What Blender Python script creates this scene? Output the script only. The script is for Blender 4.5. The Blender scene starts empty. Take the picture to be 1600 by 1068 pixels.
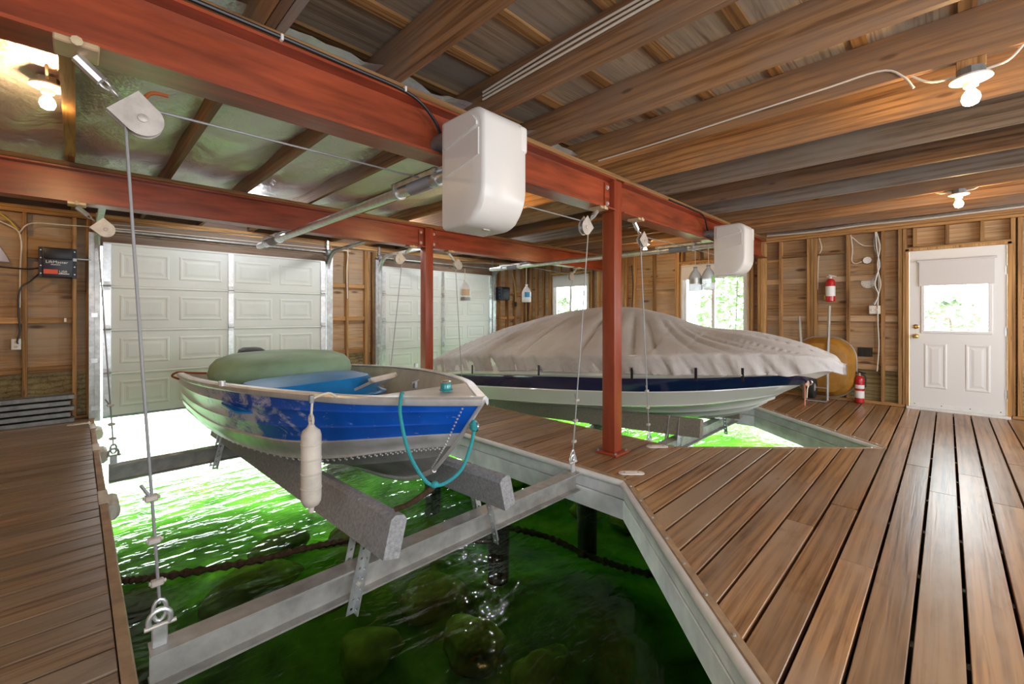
import bpy, bmesh, math, random
from mathutils import Vector, Matrix
import numpy as np
random.seed(7)
R = math.radians
SC = bpy.context.scene
COL = SC.collection

# ------------------------------------------------------------------ camera, world, lights, exposure
CAM_H = 1.22
cam_d = bpy.data.cameras.new('camera'); cam = bpy.data.objects.new('camera', cam_d); COL.objects.link(cam)
cam.location = (0, 0, CAM_H); cam.rotation_euler = (R(90), 0, R(-45))
cam_d.sensor_width = 36.0; cam_d.lens = 680 / 1600 * 36.0; cam_d.shift_y = -42 / 1600
cam_d.clip_start = 0.05; cam_d.clip_end = 400
SC.camera = cam
SC.view_settings.view_transform = 'Standard'; SC.view_settings.look = 'None'
SC.view_settings.exposure = 0.66; SC.view_settings.gamma = 1.0
SC.view_settings.use_curve_mapping = False
SC.cycles.max_bounces = 7; SC.cycles.diffuse_bounces = 4; SC.cycles.glossy_bounces = 4
SC.cycles.transparent_max_bounces = 8; SC.cycles.sample_clamp_indirect = 4.0
SC.cycles.adaptive_threshold = 0.02; SC.cycles.caustics_reflective = True; SC.cycles.caustics_refractive = False

world = bpy.data.worlds.new('sky'); SC.world = world; world.use_nodes = True
wn = world.node_tree.nodes; bgn = wn['Background']
bgn.inputs[0].default_value = (0.86, 0.94, 1.0, 1); bgn.inputs[1].default_value = 12.0

sun_d = bpy.data.lights.new('sun', 'SUN'); sun_o = bpy.data.objects.new('sun', sun_d); COL.objects.link(sun_o)
sun_d.energy = 5.5; sun_d.angle = R(2.0); sun_d.color = (1, .95, .86)
sun_o.rotation_euler = (R(-50), R(-14), 0)      # shines from beyond the boat doors, down into the lake

def fill_light(name, loc, rot, sx, sy, watts, col=(0.93, 0.97, 1.0)):
    d = bpy.data.lights.new(name, 'AREA'); d.shape = 'RECTANGLE'; d.size = sx; d.size_y = sy
    d.energy = watts; d.color = col
    o = bpy.data.objects.new(name, d); COL.objects.link(o); o.location = loc; o.rotation_euler = rot
    return o
# added area fills behind and left of the camera; no windows are built there
fill_light('fill_light_rear', (1.2, -2.52, 1.45), (R(90), 0, 0), 2.6, 1.5, 70)
fill_light('fill_light_rear', (5.6, -2.52, 1.45), (R(90), 0, 0), 2.6, 1.5, 70)
fill_light('fill_light_left', (-1.62, -0.7, 1.45), (R(90), 0, R(-90)), 2.6, 1.5, 26)

# ------------------------------------------------------------------ node materials
M = {}
def newmat(name):
    m = bpy.data.materials.new(name); m.use_nodes = True
    nt = m.node_tree; b = nt.nodes['Principled BSDF']
    M[name] = m
    return m, nt, b
def N(nt, t, **kw):
    n = nt.nodes.new(t)
    for k, v in kw.items():
        setattr(n, k, v)
    return n
def L(nt, a, b): nt.links.new(a, b)
def ramp(nt, stops):
    n = N(nt, 'ShaderNodeValToRGB'); cr = n.color_ramp
    while len(cr.elements) < len(stops): cr.elements.new(0.5)
    for e, (p, c) in zip(cr.elements, stops):
        e.position = p; e.color = (*c, 1) if len(c) == 3 else c
    return n
def mixc(nt, typ, fac, a, b):
    n = N(nt, 'ShaderNodeMix', data_type='RGBA', blend_type=typ)
    for sock, v in ((n.inputs[0], fac), (n.inputs[6], a), (n.inputs[7], b)):
        if hasattr(v, 'is_linked') or isinstance(v, bpy.types.NodeSocket): L(nt, v, sock)
        elif isinstance(v, (tuple, list)): sock.default_value = (*v[:3], 1)
        else: sock.default_value = v
    return n.outputs[2]
def coords(nt, scale=(1, 1, 1), rnd=True):
    tc = N(nt, 'ShaderNodeTexCoord')
    mp = N(nt, 'ShaderNodeMapping'); mp.inputs['Scale'].default_value = scale
    if rnd:
        oi = N(nt, 'ShaderNodeObjectInfo')
        mu = N(nt, 'ShaderNodeMath', operation='MULTIPLY'); L(nt, oi.outputs['Random'], mu.inputs[0]); mu.inputs[1].default_value = 91.0
        ad = N(nt, 'ShaderNodeVectorMath', operation='ADD'); L(nt, tc.outputs['Object'], ad.inputs[0]); L(nt, mu.outputs[0], ad.inputs[1])
        L(nt, ad.outputs[0], mp.inputs[0])
    else: L(nt, tc.outputs['Object'], mp.inputs[0])
    return mp.outputs[0]
def noise(nt, vec, scale, detail=4, rough=.55, dist=0.0):
    n = N(nt, 'ShaderNodeTexNoise'); L(nt, vec, n.inputs['Vector'])
    n.inputs['Scale'].default_value = scale; n.inputs['Detail'].default_value = detail
    n.inputs['Roughness'].default_value = rough; n.inputs['Distortion'].default_value = dist
    return n.outputs['Fac']
def bump(nt, b, h, strength, dist=.01):
    n = N(nt, 'ShaderNodeBump'); L(nt, h, n.inputs['Height']); n.inputs['Strength'].default_value = strength
    n.inputs['Distance'].default_value = dist; L(nt, n.outputs[0], b.inputs['Normal'])

def wood(name, axis, light, mid, dark, rough=.6, vary=.35, knot=.6, grey=None, spec=.35, knot_size=.1, stain=0, wave=.75):
    m, nt, b = newmat(name)
    def sc(al, cr): s = [cr, cr, cr]; s['xyz'.index(axis)] = al; return tuple(s)
    big = noise(nt, coords(nt, sc(.5, 5)), 1.0, 4, .6, .6)
    c1 = ramp(nt, [(.3, dark), (.5, mid), (.72, light)]); L(nt, big, c1.inputs[0])
    fine = noise(nt, coords(nt, sc(1.3, 42)), 1.0, 3, .6, 1.2)
    fr = ramp(nt, [(.34, (.42, .36, .32)), (.52, (1, 1, 1))]); L(nt, fine, fr.inputs[0])
    col = mixc(nt, 'MULTIPLY', .8, c1.outputs[0], fr.outputs[0])
    wv = N(nt, 'ShaderNodeTexWave', wave_type='BANDS', bands_direction={'x': 'Y', 'y': 'Z', 'z': 'X'}[axis]); L(nt, coords(nt, sc(.35, 5.5)), wv.inputs['Vector'])
    wv.inputs['Scale'].default_value = 1.0; wv.inputs['Distortion'].default_value = 7.0; wv.inputs['Detail'].default_value = 3; wv.inputs['Detail Scale'].default_value = .9
    wr_c = ramp(nt, [(.0, (.50, .43, .38)), (.35, (.92, .90, .88)), (1, (1, 1, 1))]); L(nt, wv.outputs['Fac'], wr_c.inputs[0])
    col = mixc(nt, 'MULTIPLY', wave, col, wr_c.outputs[0])
    if grey:
        gn = noise(nt, coords(nt, sc(.7, 2.2)), 1.0, 5, .65)
        gr = ramp(nt, [(.42, (0, 0, 0)), (.66, (1, 1, 1))]); L(nt, gn, gr.inputs[0])
        col = mixc(nt, 'MIX', gr.outputs[0], col, grey)
    if stain:
        sn_ = noise(nt, coords(nt, sc(1.6, 4.0)), 1.0, 5, .7, .8); sr_ = ramp(nt, [(.60, (0, 0, 0)), (.76, (1, 1, 1))]); L(nt, sn_, sr_.inputs[0])
        ms = N(nt, 'ShaderNodeMath', operation='MULTIPLY'); L(nt, sr_.outputs[0], ms.inputs[0]); ms.inputs[1].default_value = stain
        col = mixc(nt, 'MIX', ms.outputs[0], col, tuple(x * .35 for x in dark))
    if knot:
        v = N(nt, 'ShaderNodeTexVoronoi'); L(nt, coords(nt, sc(2.0, 6.5)), v.inputs['Vector']); v.inputs['Scale'].default_value = 1.0
        kr = ramp(nt, [(knot_size * .5, (0, 0, 0)), (knot_size, (1, 1, 1))]); L(nt, v.outputs['Distance'], kr.inputs[0])
        inv = N(nt, 'ShaderNodeInvert'); L(nt, kr.outputs[0], inv.inputs[1])
        mk = N(nt, 'ShaderNodeMath', operation='MULTIPLY'); L(nt, inv.outputs[0], mk.inputs[0]); mk.inputs[1].default_value = knot
        col = mixc(nt, 'MIX', mk.outputs[0], col, tuple(x * .3 for x in dark))
    oi = N(nt, 'ShaderNodeObjectInfo')
    mr = N(nt, 'ShaderNodeMapRange'); L(nt, oi.outputs['Random'], mr.inputs[0]); mr.inputs[3].default_value = 1 - vary; mr.inputs[4].default_value = 1 + vary * .6
    hs = N(nt, 'ShaderNodeHueSaturation'); L(nt, col, hs.inputs['Color']); L(nt, mr.outputs[0], hs.inputs['Value'])
    L(nt, hs.outputs[0], b.inputs['Base Color'])
    b.inputs['Roughness'].default_value = rough; b.inputs['Specular IOR Level'].default_value = spec
    bump(nt, b, fine, .25, .004)
    return m

for a in 'xyz':
    wood('stud_' + a, a, (.66, .40, .17), (.52, .29, .11), (.36, .18, .06), vary=.3)
    wood('ply_' + a, a, (.70, .47, .25), (.58, .36, .18), (.38, .21, .10), vary=.2, grey=(.46, .36, .26), knot=.85, knot_size=.19, wave=.28)
wood('joist_y', 'y', (.54, .285, .12), (.38, .20, .09), (.23, .125, .065), vary=.3, grey=(.27, .19, .14))
wood('joist_grey_y', 'y', (.36, .28, .22), (.27, .21, .16), (.16, .12, .095), vary=.2, grey=(.25, .24, .23))
wood('joist_gold_y', 'y', (.64, .36, .15), (.50, .26, .10), (.33, .165, .066), vary=.2, grey=(.24, .16, .11))
wood('strap_x', 'x', (.52, .30, .13), (.42, .23, .09), (.24, .12, .05), vary=.35)
wood('subfloor', 'x', (.62, .50, .36), (.48, .38, .27), (.26, .20, .15), vary=.2, grey=(.36, .33, .29), knot=.5, wave=.3)
wood('deck_x', 'x', (.55, .30, .135), (.41, .215, .092), (.23, .12, .050), rough=.34, vary=.28, grey=(.37, .25, .165), spec=.55, knot=.5, knot_size=.075, stain=.6)
wood('deck_grey_x', 'x', (.40, .27, .165), (.29, .185, .11), (.17, .105, .062), rough=.36, vary=.22, grey=(.27, .205, .15), spec=.5, knot=.5, knot_size=.075, stain=.4)
wood('header_x', 'x', (.34, .22, .13), (.26, .16, .09), (.15, .09, .05), vary=.15, grey=(.27, .21, .17))
wood('greenboard', 'y', (.46, .40, .20), (.38, .32, .15), (.25, .19, .08), vary=.15, knot=.7)
wood('crib_log', 'z', (.07, .06, .04), (.05, .045, .03), (.03, .03, .02), vary=.2)

def plain(name, col, rough=.5, metal=0.0, var=.0, vscale=6, bmp=0, bscale=40, spec=.5, coat=0, stretch=(1, 1, 1)):
    m, nt, b = newmat(name)
    b.inputs['Roughness'].default_value = rough; b.inputs['Metallic'].default_value = metal
    b.inputs['Specular IOR Level'].default_value = spec; b.inputs['Coat Weight'].default_value = coat
    b.inputs['Base Color'].default_value = (*col, 1)
    if var:
        n = noise(nt, coords(nt, stretch), vscale, 5, .6)
        r = ramp(nt, [(.3, tuple(c * (1 - var) for c in col)), (.7, tuple(min(1, c * (1 + var)) for c in col))])
        L(nt, n, r.inputs[0]); L(nt, r.outputs[0], b.inputs['Base Color'])
    if bmp: bump(nt, b, noise(nt, coords(nt, stretch), bscale, 3), bmp, .004)
    return m
plain('red_steel', (.31, .058, .021), .33, spec=.7, var=.45, vscale=5, stretch=(.4, 3, 3))
plain('painted_board', (.82, .83, .86), .6, var=.22, vscale=4, bmp=.2, bscale=30)
plain('rim_wood', (.36, .24, .145), .6, var=.3, vscale=9, bmp=.3, bscale=60)
plain('red_post', (.32, .06, .024), .42, var=.22, vscale=5, stretch=(3, 3, .5))
plain('galv', (.55, .57, .58), .42, .75, var=.25, vscale=14)
plain('galv_dark', (.30, .32, .33), .5, .6, var=.3, vscale=10)
plain('galv_beam', (.40, .39, .37), .55, .45, var=.25, vscale=9)
plain('zinc', (.72, .75, .77), .35, .8, var=.15, vscale=20)
plain('steel_cable', (.36, .37, .39), .45, .5, bmp=.4, bscale=300)
plain('bronze_plate', (.62, .46, .28), .5, .3, var=.2)
plain('block_grey', (.58, .54, .50), .5, .35, var=.18, vscale=18)
plain('white_plastic', (.80, .79, .77), .35, var=.03, vscale=3)
plain('white_vinyl', (.80, .80, .79), .4, var=.08, vscale=8)
plain('old_vinyl', (.72, .66, .58), .55, var=.15, vscale=12)
plain('garage_white', (.70, .72, .69), .45, var=.05, vscale=2)
plain('door_white', (.82, .82, .82), .4)
plain('blind', (.72, .70, .70), .8)
plain('black_plastic', (.012, .013, .018), .4)
plain('black_rubber', (.02, .02, .022), .75)
plain('opener_navy', (.025, .03, .05), .4)
plain('label_red', (.75, .10, .04), .5)
plain('label_white', (.85, .86, .85), .5)
plain('label_blue', (.02, .32, .62), .5)
plain('label_green', (.22, .45, .10), .5)
plain('label_tan', (.65, .52, .34), .6)
plain('red_paint', (.55, .012, .018), .3, coat=.4)
plain('brass', (.80, .58, .22), .25, .95)
plain('chrome', (.75, .75, .76), .2, .95)
plain('barrow_yellow', (.40, .19, .03), .45, var=.3, vscale=5)
plain('grey_metal', (.42, .40, .37), .5, .5, var=.15)
plain('cord_white', (.74, .70, .62), .6)
plain('cord_yellow', (.65, .48, .08), .6)
plain('aluminium', (.74, .75, .76), .38, .45, var=.15, vscale=7)
plain('alu_inside', (.66, .66, .64), .55, .25, var=.18, vscale=4)
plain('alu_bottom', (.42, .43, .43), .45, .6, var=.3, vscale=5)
plain('boat_floor', (.42, .29, .17), .7, var=.3, vscale=4)
plain('gel_white', (.78, .79, .74), .22, coat=.5)
plain('gel_navy', (.008, .018, .075), .15, coat=.8)
plain('carpet_grey', (.36, .365, .38), .95, var=.25, vscale=60, bmp=.8, bscale=160, spec=.1)
plain('carpet_brown', (.25, .22, .18), .95, var=.25, vscale=60, bmp=.8, bscale=160, spec=.1)
plain('tube_green', (.28, .44, .30), .6, var=.25, vscale=2.2)
plain('tarp_blue', (.0, .22, .62), .4, var=.2, vscale=5)
plain('teal_rope', (.03, .36, .40), .7, bmp=1, bscale=220)
plain('ribbon', (.85, .30, .20), .6)
plain('pale_rope', (.72, .66, .52), .8)
plain('moss_chain', (.07, .042, .02), .9, var=.5, vscale=30, bmp=1, bscale=60)
plain('rock', (.20, .24, .06), 1.0, spec=0, var=.6, vscale=3, bmp=.6, bscale=8)
plain('foundation', (.12, .11, .08), .9, var=.3)
plain('leaf_a', (.22, .30, .15), .8, var=.5, vscale=6)
plain('leaf_b', (.28, .34, .22), .8, var=.5, vscale=6)
plain('flower', (.5, .08, .05), .8)
plain('bark', (.12, .08, .05), .9, var=.3)
plain('lawn', (.20, .28, .10), .95, var=.3, vscale=2)
plain('polybag', (.55, .52, .62), .3)
plain('dark_water_panel', (.07, .075, .07), .5, var=.9, vscale=90)
plain('rust_rag', (.35, .09, .02), .8)
plain('nav_teal', (.02, .30, .32), .2, coat=.5)

# foil insulation
m, nt, b = newmat('foil'); b.inputs['Metallic'].default_value = .55; b.inputs['Base Color'].default_value = (.86, .84, .93, 1)
b.inputs['Roughness'].default_value = .42
n1 = noise(nt, coords(nt, (1, 1, 1)), 3.2, 4, .55); n2 = noise(nt, coords(nt, (1, 1, 1)), 26, 3, .6)
mx = N(nt, 'ShaderNodeMath', operation='MULTIPLY_ADD'); L(nt, n2, mx.inputs[0]); mx.inputs[1].default_value = .12; L(nt, n1, mx.inputs[2])
bump(nt, b, mx.outputs[0], .9, .06)
# translucent jug plastic and glass
def clearmat(name, tint, gloss_rough, mixf):
    m = bpy.data.materials.new(name); m.use_nodes = True; nt = m.node_tree; M[name] = m
    nt.nodes.remove(nt.nodes['Principled BSDF']); out = nt.nodes['Material Output']
    t = N(nt, 'ShaderNodeBsdfTransparent'); t.inputs[0].default_value = (*tint, 1)
    g = N(nt, 'ShaderNodeBsdfGlossy'); g.inputs['Roughness'].default_value = gloss_rough
    fr = N(nt, 'ShaderNodeFresnel'); fr.inputs[0].default_value = mixf
    mixs = N(nt, 'ShaderNodeMixShader'); L(nt, fr.outputs[0], mixs.inputs[0]); L(nt, t.outputs[0], mixs.inputs[1]); L(nt, g.outputs[0], mixs.inputs[2])
    L(nt, mixs.outputs[0], out.inputs[0]); return m, nt, g, fr
clearmat('glass', (.95, .98, .97), .02, 1.45)
m, nt, b = newmat('jug_clear'); b.inputs['Base Color'].default_value = (.74, .80, .84, 1); b.inputs['Roughness'].default_value = .2; b.inputs['Alpha'].default_value = .82
plain('jug_milky', (.78, .84, .88), .35)
# water: fresnel mirror with ripples over a tinted clear body
m, nt, g, fr = clearmat('water', (.72, .92, .62), .04, 1.33)
tc = N(nt, 'ShaderNodeTexCoord'); mp = N(nt, 'ShaderNodeMapping'); mp.inputs['Scale'].default_value = (1.0, 2.2, 1); L(nt, tc.outputs['Object'], mp.inputs[0])
w1 = noise(nt, mp.outputs[0], 2.6, 3, .5, .4); w2 = noise(nt, mp.outputs[0], 11, 2, .5)
ma = N(nt, 'ShaderNodeMath', operation='MULTIPLY_ADD'); L(nt, w2, ma.inputs[0]); ma.inputs[1].default_value = .16; L(nt, w1, ma.inputs[2])
bp = N(nt, 'ShaderNodeBump'); L(nt, ma.outputs[0], bp.inputs['Height']); bp.inputs['Strength'].default_value = .35; bp.inputs['Distance'].default_value = .08
L(nt, bp.outputs[0], g.inputs['Normal']); L(nt, bp.outputs[0], fr.inputs['Normal'])
# lake bed
m, nt, b = newmat('lake_bed'); b.inputs['Roughness'].default_value = 1; b.inputs['Specular IOR Level'].default_value = 0
r = ramp(nt, [(.3, (.035, .085, .018)), (.55, (.12, .27, .035)), (.75, (.27, .44, .075))]); L(nt, noise(nt, coords(nt, (1, 1, 1), False), 1.6, 6, .65, .3), r.inputs[0]); L(nt, r.outputs[0], b.inputs['Base Color'])
# worn blue boat paint; the pale stern patch mixes wear with painted-in glare
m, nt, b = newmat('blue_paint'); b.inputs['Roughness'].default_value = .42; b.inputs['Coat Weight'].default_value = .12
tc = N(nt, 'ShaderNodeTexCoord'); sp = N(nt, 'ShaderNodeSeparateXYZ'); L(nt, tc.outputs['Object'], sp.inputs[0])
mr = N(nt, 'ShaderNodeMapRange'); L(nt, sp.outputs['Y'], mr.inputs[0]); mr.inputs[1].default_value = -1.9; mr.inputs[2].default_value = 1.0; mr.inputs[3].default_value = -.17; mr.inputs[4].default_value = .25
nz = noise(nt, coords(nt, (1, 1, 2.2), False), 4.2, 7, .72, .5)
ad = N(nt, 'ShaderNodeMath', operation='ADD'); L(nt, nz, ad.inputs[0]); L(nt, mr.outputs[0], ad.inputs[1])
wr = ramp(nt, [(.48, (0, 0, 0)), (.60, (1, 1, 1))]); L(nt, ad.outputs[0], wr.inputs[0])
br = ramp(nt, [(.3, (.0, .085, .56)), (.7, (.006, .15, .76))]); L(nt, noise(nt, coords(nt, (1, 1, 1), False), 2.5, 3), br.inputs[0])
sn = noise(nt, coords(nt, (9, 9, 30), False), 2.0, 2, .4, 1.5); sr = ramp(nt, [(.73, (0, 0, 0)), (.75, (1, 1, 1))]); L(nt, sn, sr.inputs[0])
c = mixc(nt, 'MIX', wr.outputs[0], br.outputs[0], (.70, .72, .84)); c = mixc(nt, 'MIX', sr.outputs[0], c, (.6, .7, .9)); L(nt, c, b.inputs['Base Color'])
# boat cover cloth
m, nt, b = newmat('cover_cloth'); b.inputs['Roughness'].default_value = .85; b.inputs['Sheen Weight'].default_value = .2
r = ramp(nt, [(.35, (.47, .44, .42)), (.65, (.60, .585, .58))]); L(nt, noise(nt, coords(nt, (1, 1, 1), False), 1.3, 4), r.inputs[0]); L(nt, r.outputs[0], b.inputs['Base Color'])
bump(nt, b, noise(nt, coords(nt, (1, 1, 1), False), 9, 4, .6, .6), .35, .03)
def emit(name, col, s):
    m = bpy.data.materials.new(name); m.use_nodes = True; nt = m.node_tree; M[name] = m
    b = nt.nodes['Principled BSDF']; b.inputs['Emission Color'].default_value = (*col, 1); b.inputs['Emission Strength'].default_value = s
    b.inputs['Base Color'].default_value = (*col, 1)
emit('bulb', (1.0, .62, .26), 200)
emit('fill_bulb', (.95, .97, 1.0), 400)

# ------------------------------------------------------------------ object helpers
W = {}
def empty(name, loc, label=None, cat=None, group=None, kind=None):
    o = bpy.data.objects.new(name, None); COL.objects.link(o); o.location = loc; o.empty_display_size = .1
    W[o.name] = Vector(loc); tag(o, label, cat, group, kind); return o
def tag(o, label=None, cat=None, group=None, kind=None):
    if label: o['label'] = label
    if cat: o['category'] = cat
    if group: o['group'] = group
    if kind: o['kind'] = kind
    return o
def mk(name, vf, mat, parent=None, smooth=False, origin=None):
    verts, faces = vf
    v = np.array(verts, dtype=float)
    c = Vector(((v.min(0) + v.max(0)) / 2)) if origin is None else Vector(origin)
    me = bpy.data.meshes.new(name); me.from_pydata([tuple(p - np.array(c)) for p in v], [], faces); me.validate()
    bm = bmesh.new(); bm.from_mesh(me); bmesh.ops.recalc_face_normals(bm, faces=bm.faces); bm.to_mesh(me); bm.free()
    if smooth:
        me.polygons.foreach_set('use_smooth', [True] * len(me.polygons))
        if smooth != 'all':
            try: me.set_sharp_from_angle(angle=R(40))
            except Exception: pass
    me.materials.append(M[mat])
    o = bpy.data.objects.new(name, me); COL.objects.link(o)
    W[o.name] = c
    if parent is not None:
        o.parent = parent; o.location = c - W[parent.name]
    else: o.location = c
    return o
def join(*vfs):
    V, F = [], []
    for v, f in vfs:
        k = len(V); V += [tuple(p) for p in v]; F += [tuple(i + k for i in q) for q in f]
    return V, F
def box(x0, x1, y0, y1, z0, z1):
    v = [(x, y, z) for z in (z0, z1) for y in (y0, y1) for x in (x0, x1)]
    return v, [(0, 2, 3, 1), (4, 5, 7, 6), (0, 1, 5, 4), (2, 6, 7, 3), (0, 4, 6, 2), (1, 3, 7, 5)]
def cbox(x0, x1, y0, y1, z0, z1, r=.004, seg=1):
    bm = bmesh.new(); bmesh.ops.create_cube(bm, size=1)
    for p in bm.verts: p.co = Vector(((x0 + x1) / 2 + p.co.x * (x1 - x0), (y0 + y1) / 2 + p.co.y * (y1 - y0), (z0 + z1) / 2 + p.co.z * (z1 - z0)))
    bmesh.ops.bevel(bm, geom=bm.edges[:], offset=r, segments=seg, affect='EDGES', profile=.5)
    bm.verts.index_update(); out = [tuple(p.co) for p in bm.verts], [tuple(q.index for q in f.verts) for f in bm.faces]; bm.free(); return out
def loops(ls, closed=True, cap0=True, cap1=True):
    n = len(ls[0]); V = [tuple(p) for l in ls for p in l]; F = []
    for i in range(len(ls) - 1):
        for j in range(n if closed else n - 1):
            k = (j + 1) % n; F.append((i * n + j, i * n + k, (i + 1) * n + k, (i + 1) * n + j))
    if closed and cap0: F.append(tuple(range(n)))
    if closed and cap1: F.append(tuple((len(ls) - 1) * n + j for j in range(n)))
    return V, F
def tube(pts, r, seg=10, caps=True, rr=None):
    pts = [Vector(p) for p in pts]; ls = []; up = None
    for i, p in enumerate(pts):
        t = (pts[min(i + 1, len(pts) - 1)] - pts[max(i - 1, 0)]).normalized()
        if up is None: up = Vector((0, 0, 1)) if abs(t.z) < .9 else Vector((1, 0, 0))
        a = t.cross(up).normalized(); up = a.cross(t).normalized()
        q = rr[i] if rr else r
        ls.append([p + (a * math.cos(2 * math.pi * k / seg) + up * math.sin(2 * math.pi * k / seg)) * q for k in range(seg)])
    return loops(ls, True, caps, caps)
def crom(pts, n):
    pts = [np.array(p, float) for p in pts]; out = []
    for k in range(n):
        u = k / (n - 1) * (len(pts) - 1); i = min(int(u), len(pts) - 2); t = u - i
        p1, p2 = pts[i], pts[i + 1]
        p0 = pts[i - 1] if i > 0 else 2 * p1 - p2
        p3 = pts[i + 2] if i + 2 < len(pts) else 2 * p2 - p1
        out.append(.5 * (2 * p1 + (p2 - p0) * t + (2 * p0 - 5 * p1 + 4 * p2 - p3) * t * t + (3 * p1 - p0 - 3 * p2 + p3) * t ** 3))
    return out
def curve(pts, r, n=24, seg=8): return tube(crom(pts, n), r, seg)
def lathe(prof, c, axis='z', seg=24):
    ls = []
    for (r, h) in prof:
        l = []
        for k in range(seg):
            a = 2 * math.pi * k / seg; x, y = r * math.cos(a), r * math.sin(a)
            l.append({'z': (c[0] + x, c[1] + y, c[2] + h), 'x': (c[0] + h, c[1] + x, c[2] + y), 'y': (c[0] + x, c[1] + h, c[2] + y)}[axis])
        ls.append(l)
    return loops(ls)
def prism(poly, axis, a0, a1):
    f = {'x': lambda p, a: (a, p[0], p[1]), 'y': lambda p, a: (p[0], a, p[1]), 'z': lambda p, a: (p[0], p[1], a)}[axis]
    return loops([[f(p, a0) for p in poly], [f(p, a1) for p in poly]])
def grid(rows):  # rows: list of equally long point lists, open surface
    return loops(rows, closed=False)
def xform(vf, mat):
    return [tuple(mat @ Vector(p)) for p in vf[0]], vf[1]
def rrect(w, h, r, seg=4):
    out = []
    for cx, cy, a0 in ((w / 2 - r, h / 2 - r, 0), (-w / 2 + r, h / 2 - r, 90), (-w / 2 + r, -h / 2 + r, 180), (w / 2 - r, -h / 2 + r, 270)):
        for k in range(seg + 1):
            a = R(a0 + 90 * k / seg); out.append((cx + r * math.cos(a), cy + r * math.sin(a)))
    return out
def text_mesh(s, size, mat4):
    cu = bpy.data.curves.new('lettering', 'FONT'); cu.body = s; cu.size = size; cu.extrude = .0008
    ob = bpy.data.objects.new('lettering', cu); COL.objects.link(ob)
    dg = bpy.context.evaluated_depsgraph_get(); me = bpy.data.meshes.new_from_object(ob.evaluated_get(dg))
    V = [tuple(mat4 @ p.co) for p in me.vertices]; F = [tuple(p.vertices) for p in me.polygons]
    bpy.data.objects.remove(ob); bpy.data.curves.remove(cu); bpy.data.meshes.remove(me)
    return V, F

# ------------------------------------------------------------------ plan of the place (metres, camera over the origin)
YA = 7.22      # inner face of the boat-door wall
XB = 7.75      # inner face of the window wall
XL, YR = -1.7, -2.6
WATER = -.55
S1 = dict(l=.145, r=2.86, tip=(1.50, .33), yl=1.70, yr=1.69)
S2 = dict(l=3.93, r=6.50, tip=(5.27, .42), yl=1.79, yr=1.85)
BEAM_Z0, BEAM_Z1, JOIST_Z0, JOIST_Z1 = 2.125, 2.40, 2.44, 2.675
Y1, Y2 = 2.11, 5.01   # the two steel beams

# ---- lake, ground, foundation
o = mk('water_surface', ([(-1.9, -2.8, WATER), (16, -2.8, WATER), (16, 7.4, WATER), (60, 7.4, WATER), (60, 90, WATER), (-50, 90, WATER), (-50, 7.4, WATER), (-1.9, 7.4, WATER)], [(0, 1, 2, 7), (7, 2, 3, 4, 5, 6)]), 'water', origin=(0, 0, WATER)); tag(o, kind='structure')
gx, gy = np.linspace(-2.2, 16.3, 70), np.concatenate([np.linspace(-3, 8, 48), np.linspace(9, 40, 12)])
rows = [[(x, y, -1.55 + .16 * math.sin(x * 1.7 + y) + .12 * math.sin(2.3 * y - x) - max(0, y - 8) * .04) for x in gx] for y in gy]
tag(mk('lake_bed', grid(rows), 'lake_bed', smooth='all', origin=(0, 0, -1.5)), kind='structure')
rows = [[(x, y, -1.75 - (y - 7) * .04) for x in (-50, -20, -2.1)] for y in (7.0, 40, 90)]
tag(mk('lake_bed', grid(rows), 'lake_bed'), kind='structure')
rows = [[(x, y, -1.75 - (y - 7) * .04) for x in (16.2, 30, 60)] for y in (7.0, 40, 90)]
tag(mk('lake_bed', grid(rows), 'lake_bed'), kind='structure')
f = empty('wall_foundation', (3, 0, -1), kind='structure')
mk('footing_wall', box(-1.95, -1.75, -2.9, 7.4, -2.2, -.05), 'foundation', f)
for y in (-1.5, 4.9, 7.2): mk('pier', box(7.70, 7.88, y - .1, y + .1, -2.2, -.05), 'foundation', f)
mk('footing_wall', box(-1.95, 16, -2.9, -2.7, -2.2, -.05), 'foundation', f)
mk('footing_wall', box(-1.75, .10, 7.25, 7.4, -2.2, -.05), 'foundation', f)
mk('footing_wall', box(2.92, 3.87, 7.25, 7.4, -2.2, -.05), 'foundation', f)
mk('footing_wall', box(6.56, 6.9, 7.25, 7.4, -2.2, -.05), 'foundation', f)
for (x, y) in ((3.1, 3.3), (3.6, 5.2), (4.25, 3.0), (6.8, 4.6)):
    mk('crib_post', lathe([(.11, -1.7), (.12, -.9), (.11, -.32)], (x, y, 0), 'z', 12), 'crib_log', f, True)
tag(mk('ground', box(15.5, 60, -40, 7.3, -1.9, -.12), 'lawn'), kind='structure')

# ---- decks
floor = empty('floor', (3, 0, 0), kind='structure')
def edges_at(S, y):
    (tx, ty) = S['tip']
    if y <= ty: return None
    kl = (tx - S['l']) / (S['yl'] - ty); kr = (S['r'] - tx) / (S['yr'] - ty)
    return max(S['l'], tx - (y - ty) * kl), min(S['r'], tx + (y - ty) * kr)
def plank(x00, x01, x10, x11, y0, y1):   # ends at y0: x00..x01, at y1: x10..x11
    c = .0025
    lo = [(x00, y0), (x01, y0), (x11, y1), (x10, y1)]
    hi = [(x00 + c, y0 + c), (x01 - c, y0 + c), (x11 - c, y1 - c), (x10 + c, y1 - c)]
    z = -.001 + random.uniform(-.002, .002)
    ls = [[(p[0], p[1], -.038) for p in lo], [(p[0], p[1], z - c) for p in lo], [(p[0], p[1], z) for p in hi]]
    mk('plank', loops(ls), 'deck_grey_x' if x01 < .3 and y0 > .3 or x01 < 1.6 and x00 < -1 and y0 > .1 else 'deck_x', floor)
PITCH = .148; RIM = .045; k0 = int((YR + .053) / PITCH) - 1
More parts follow.
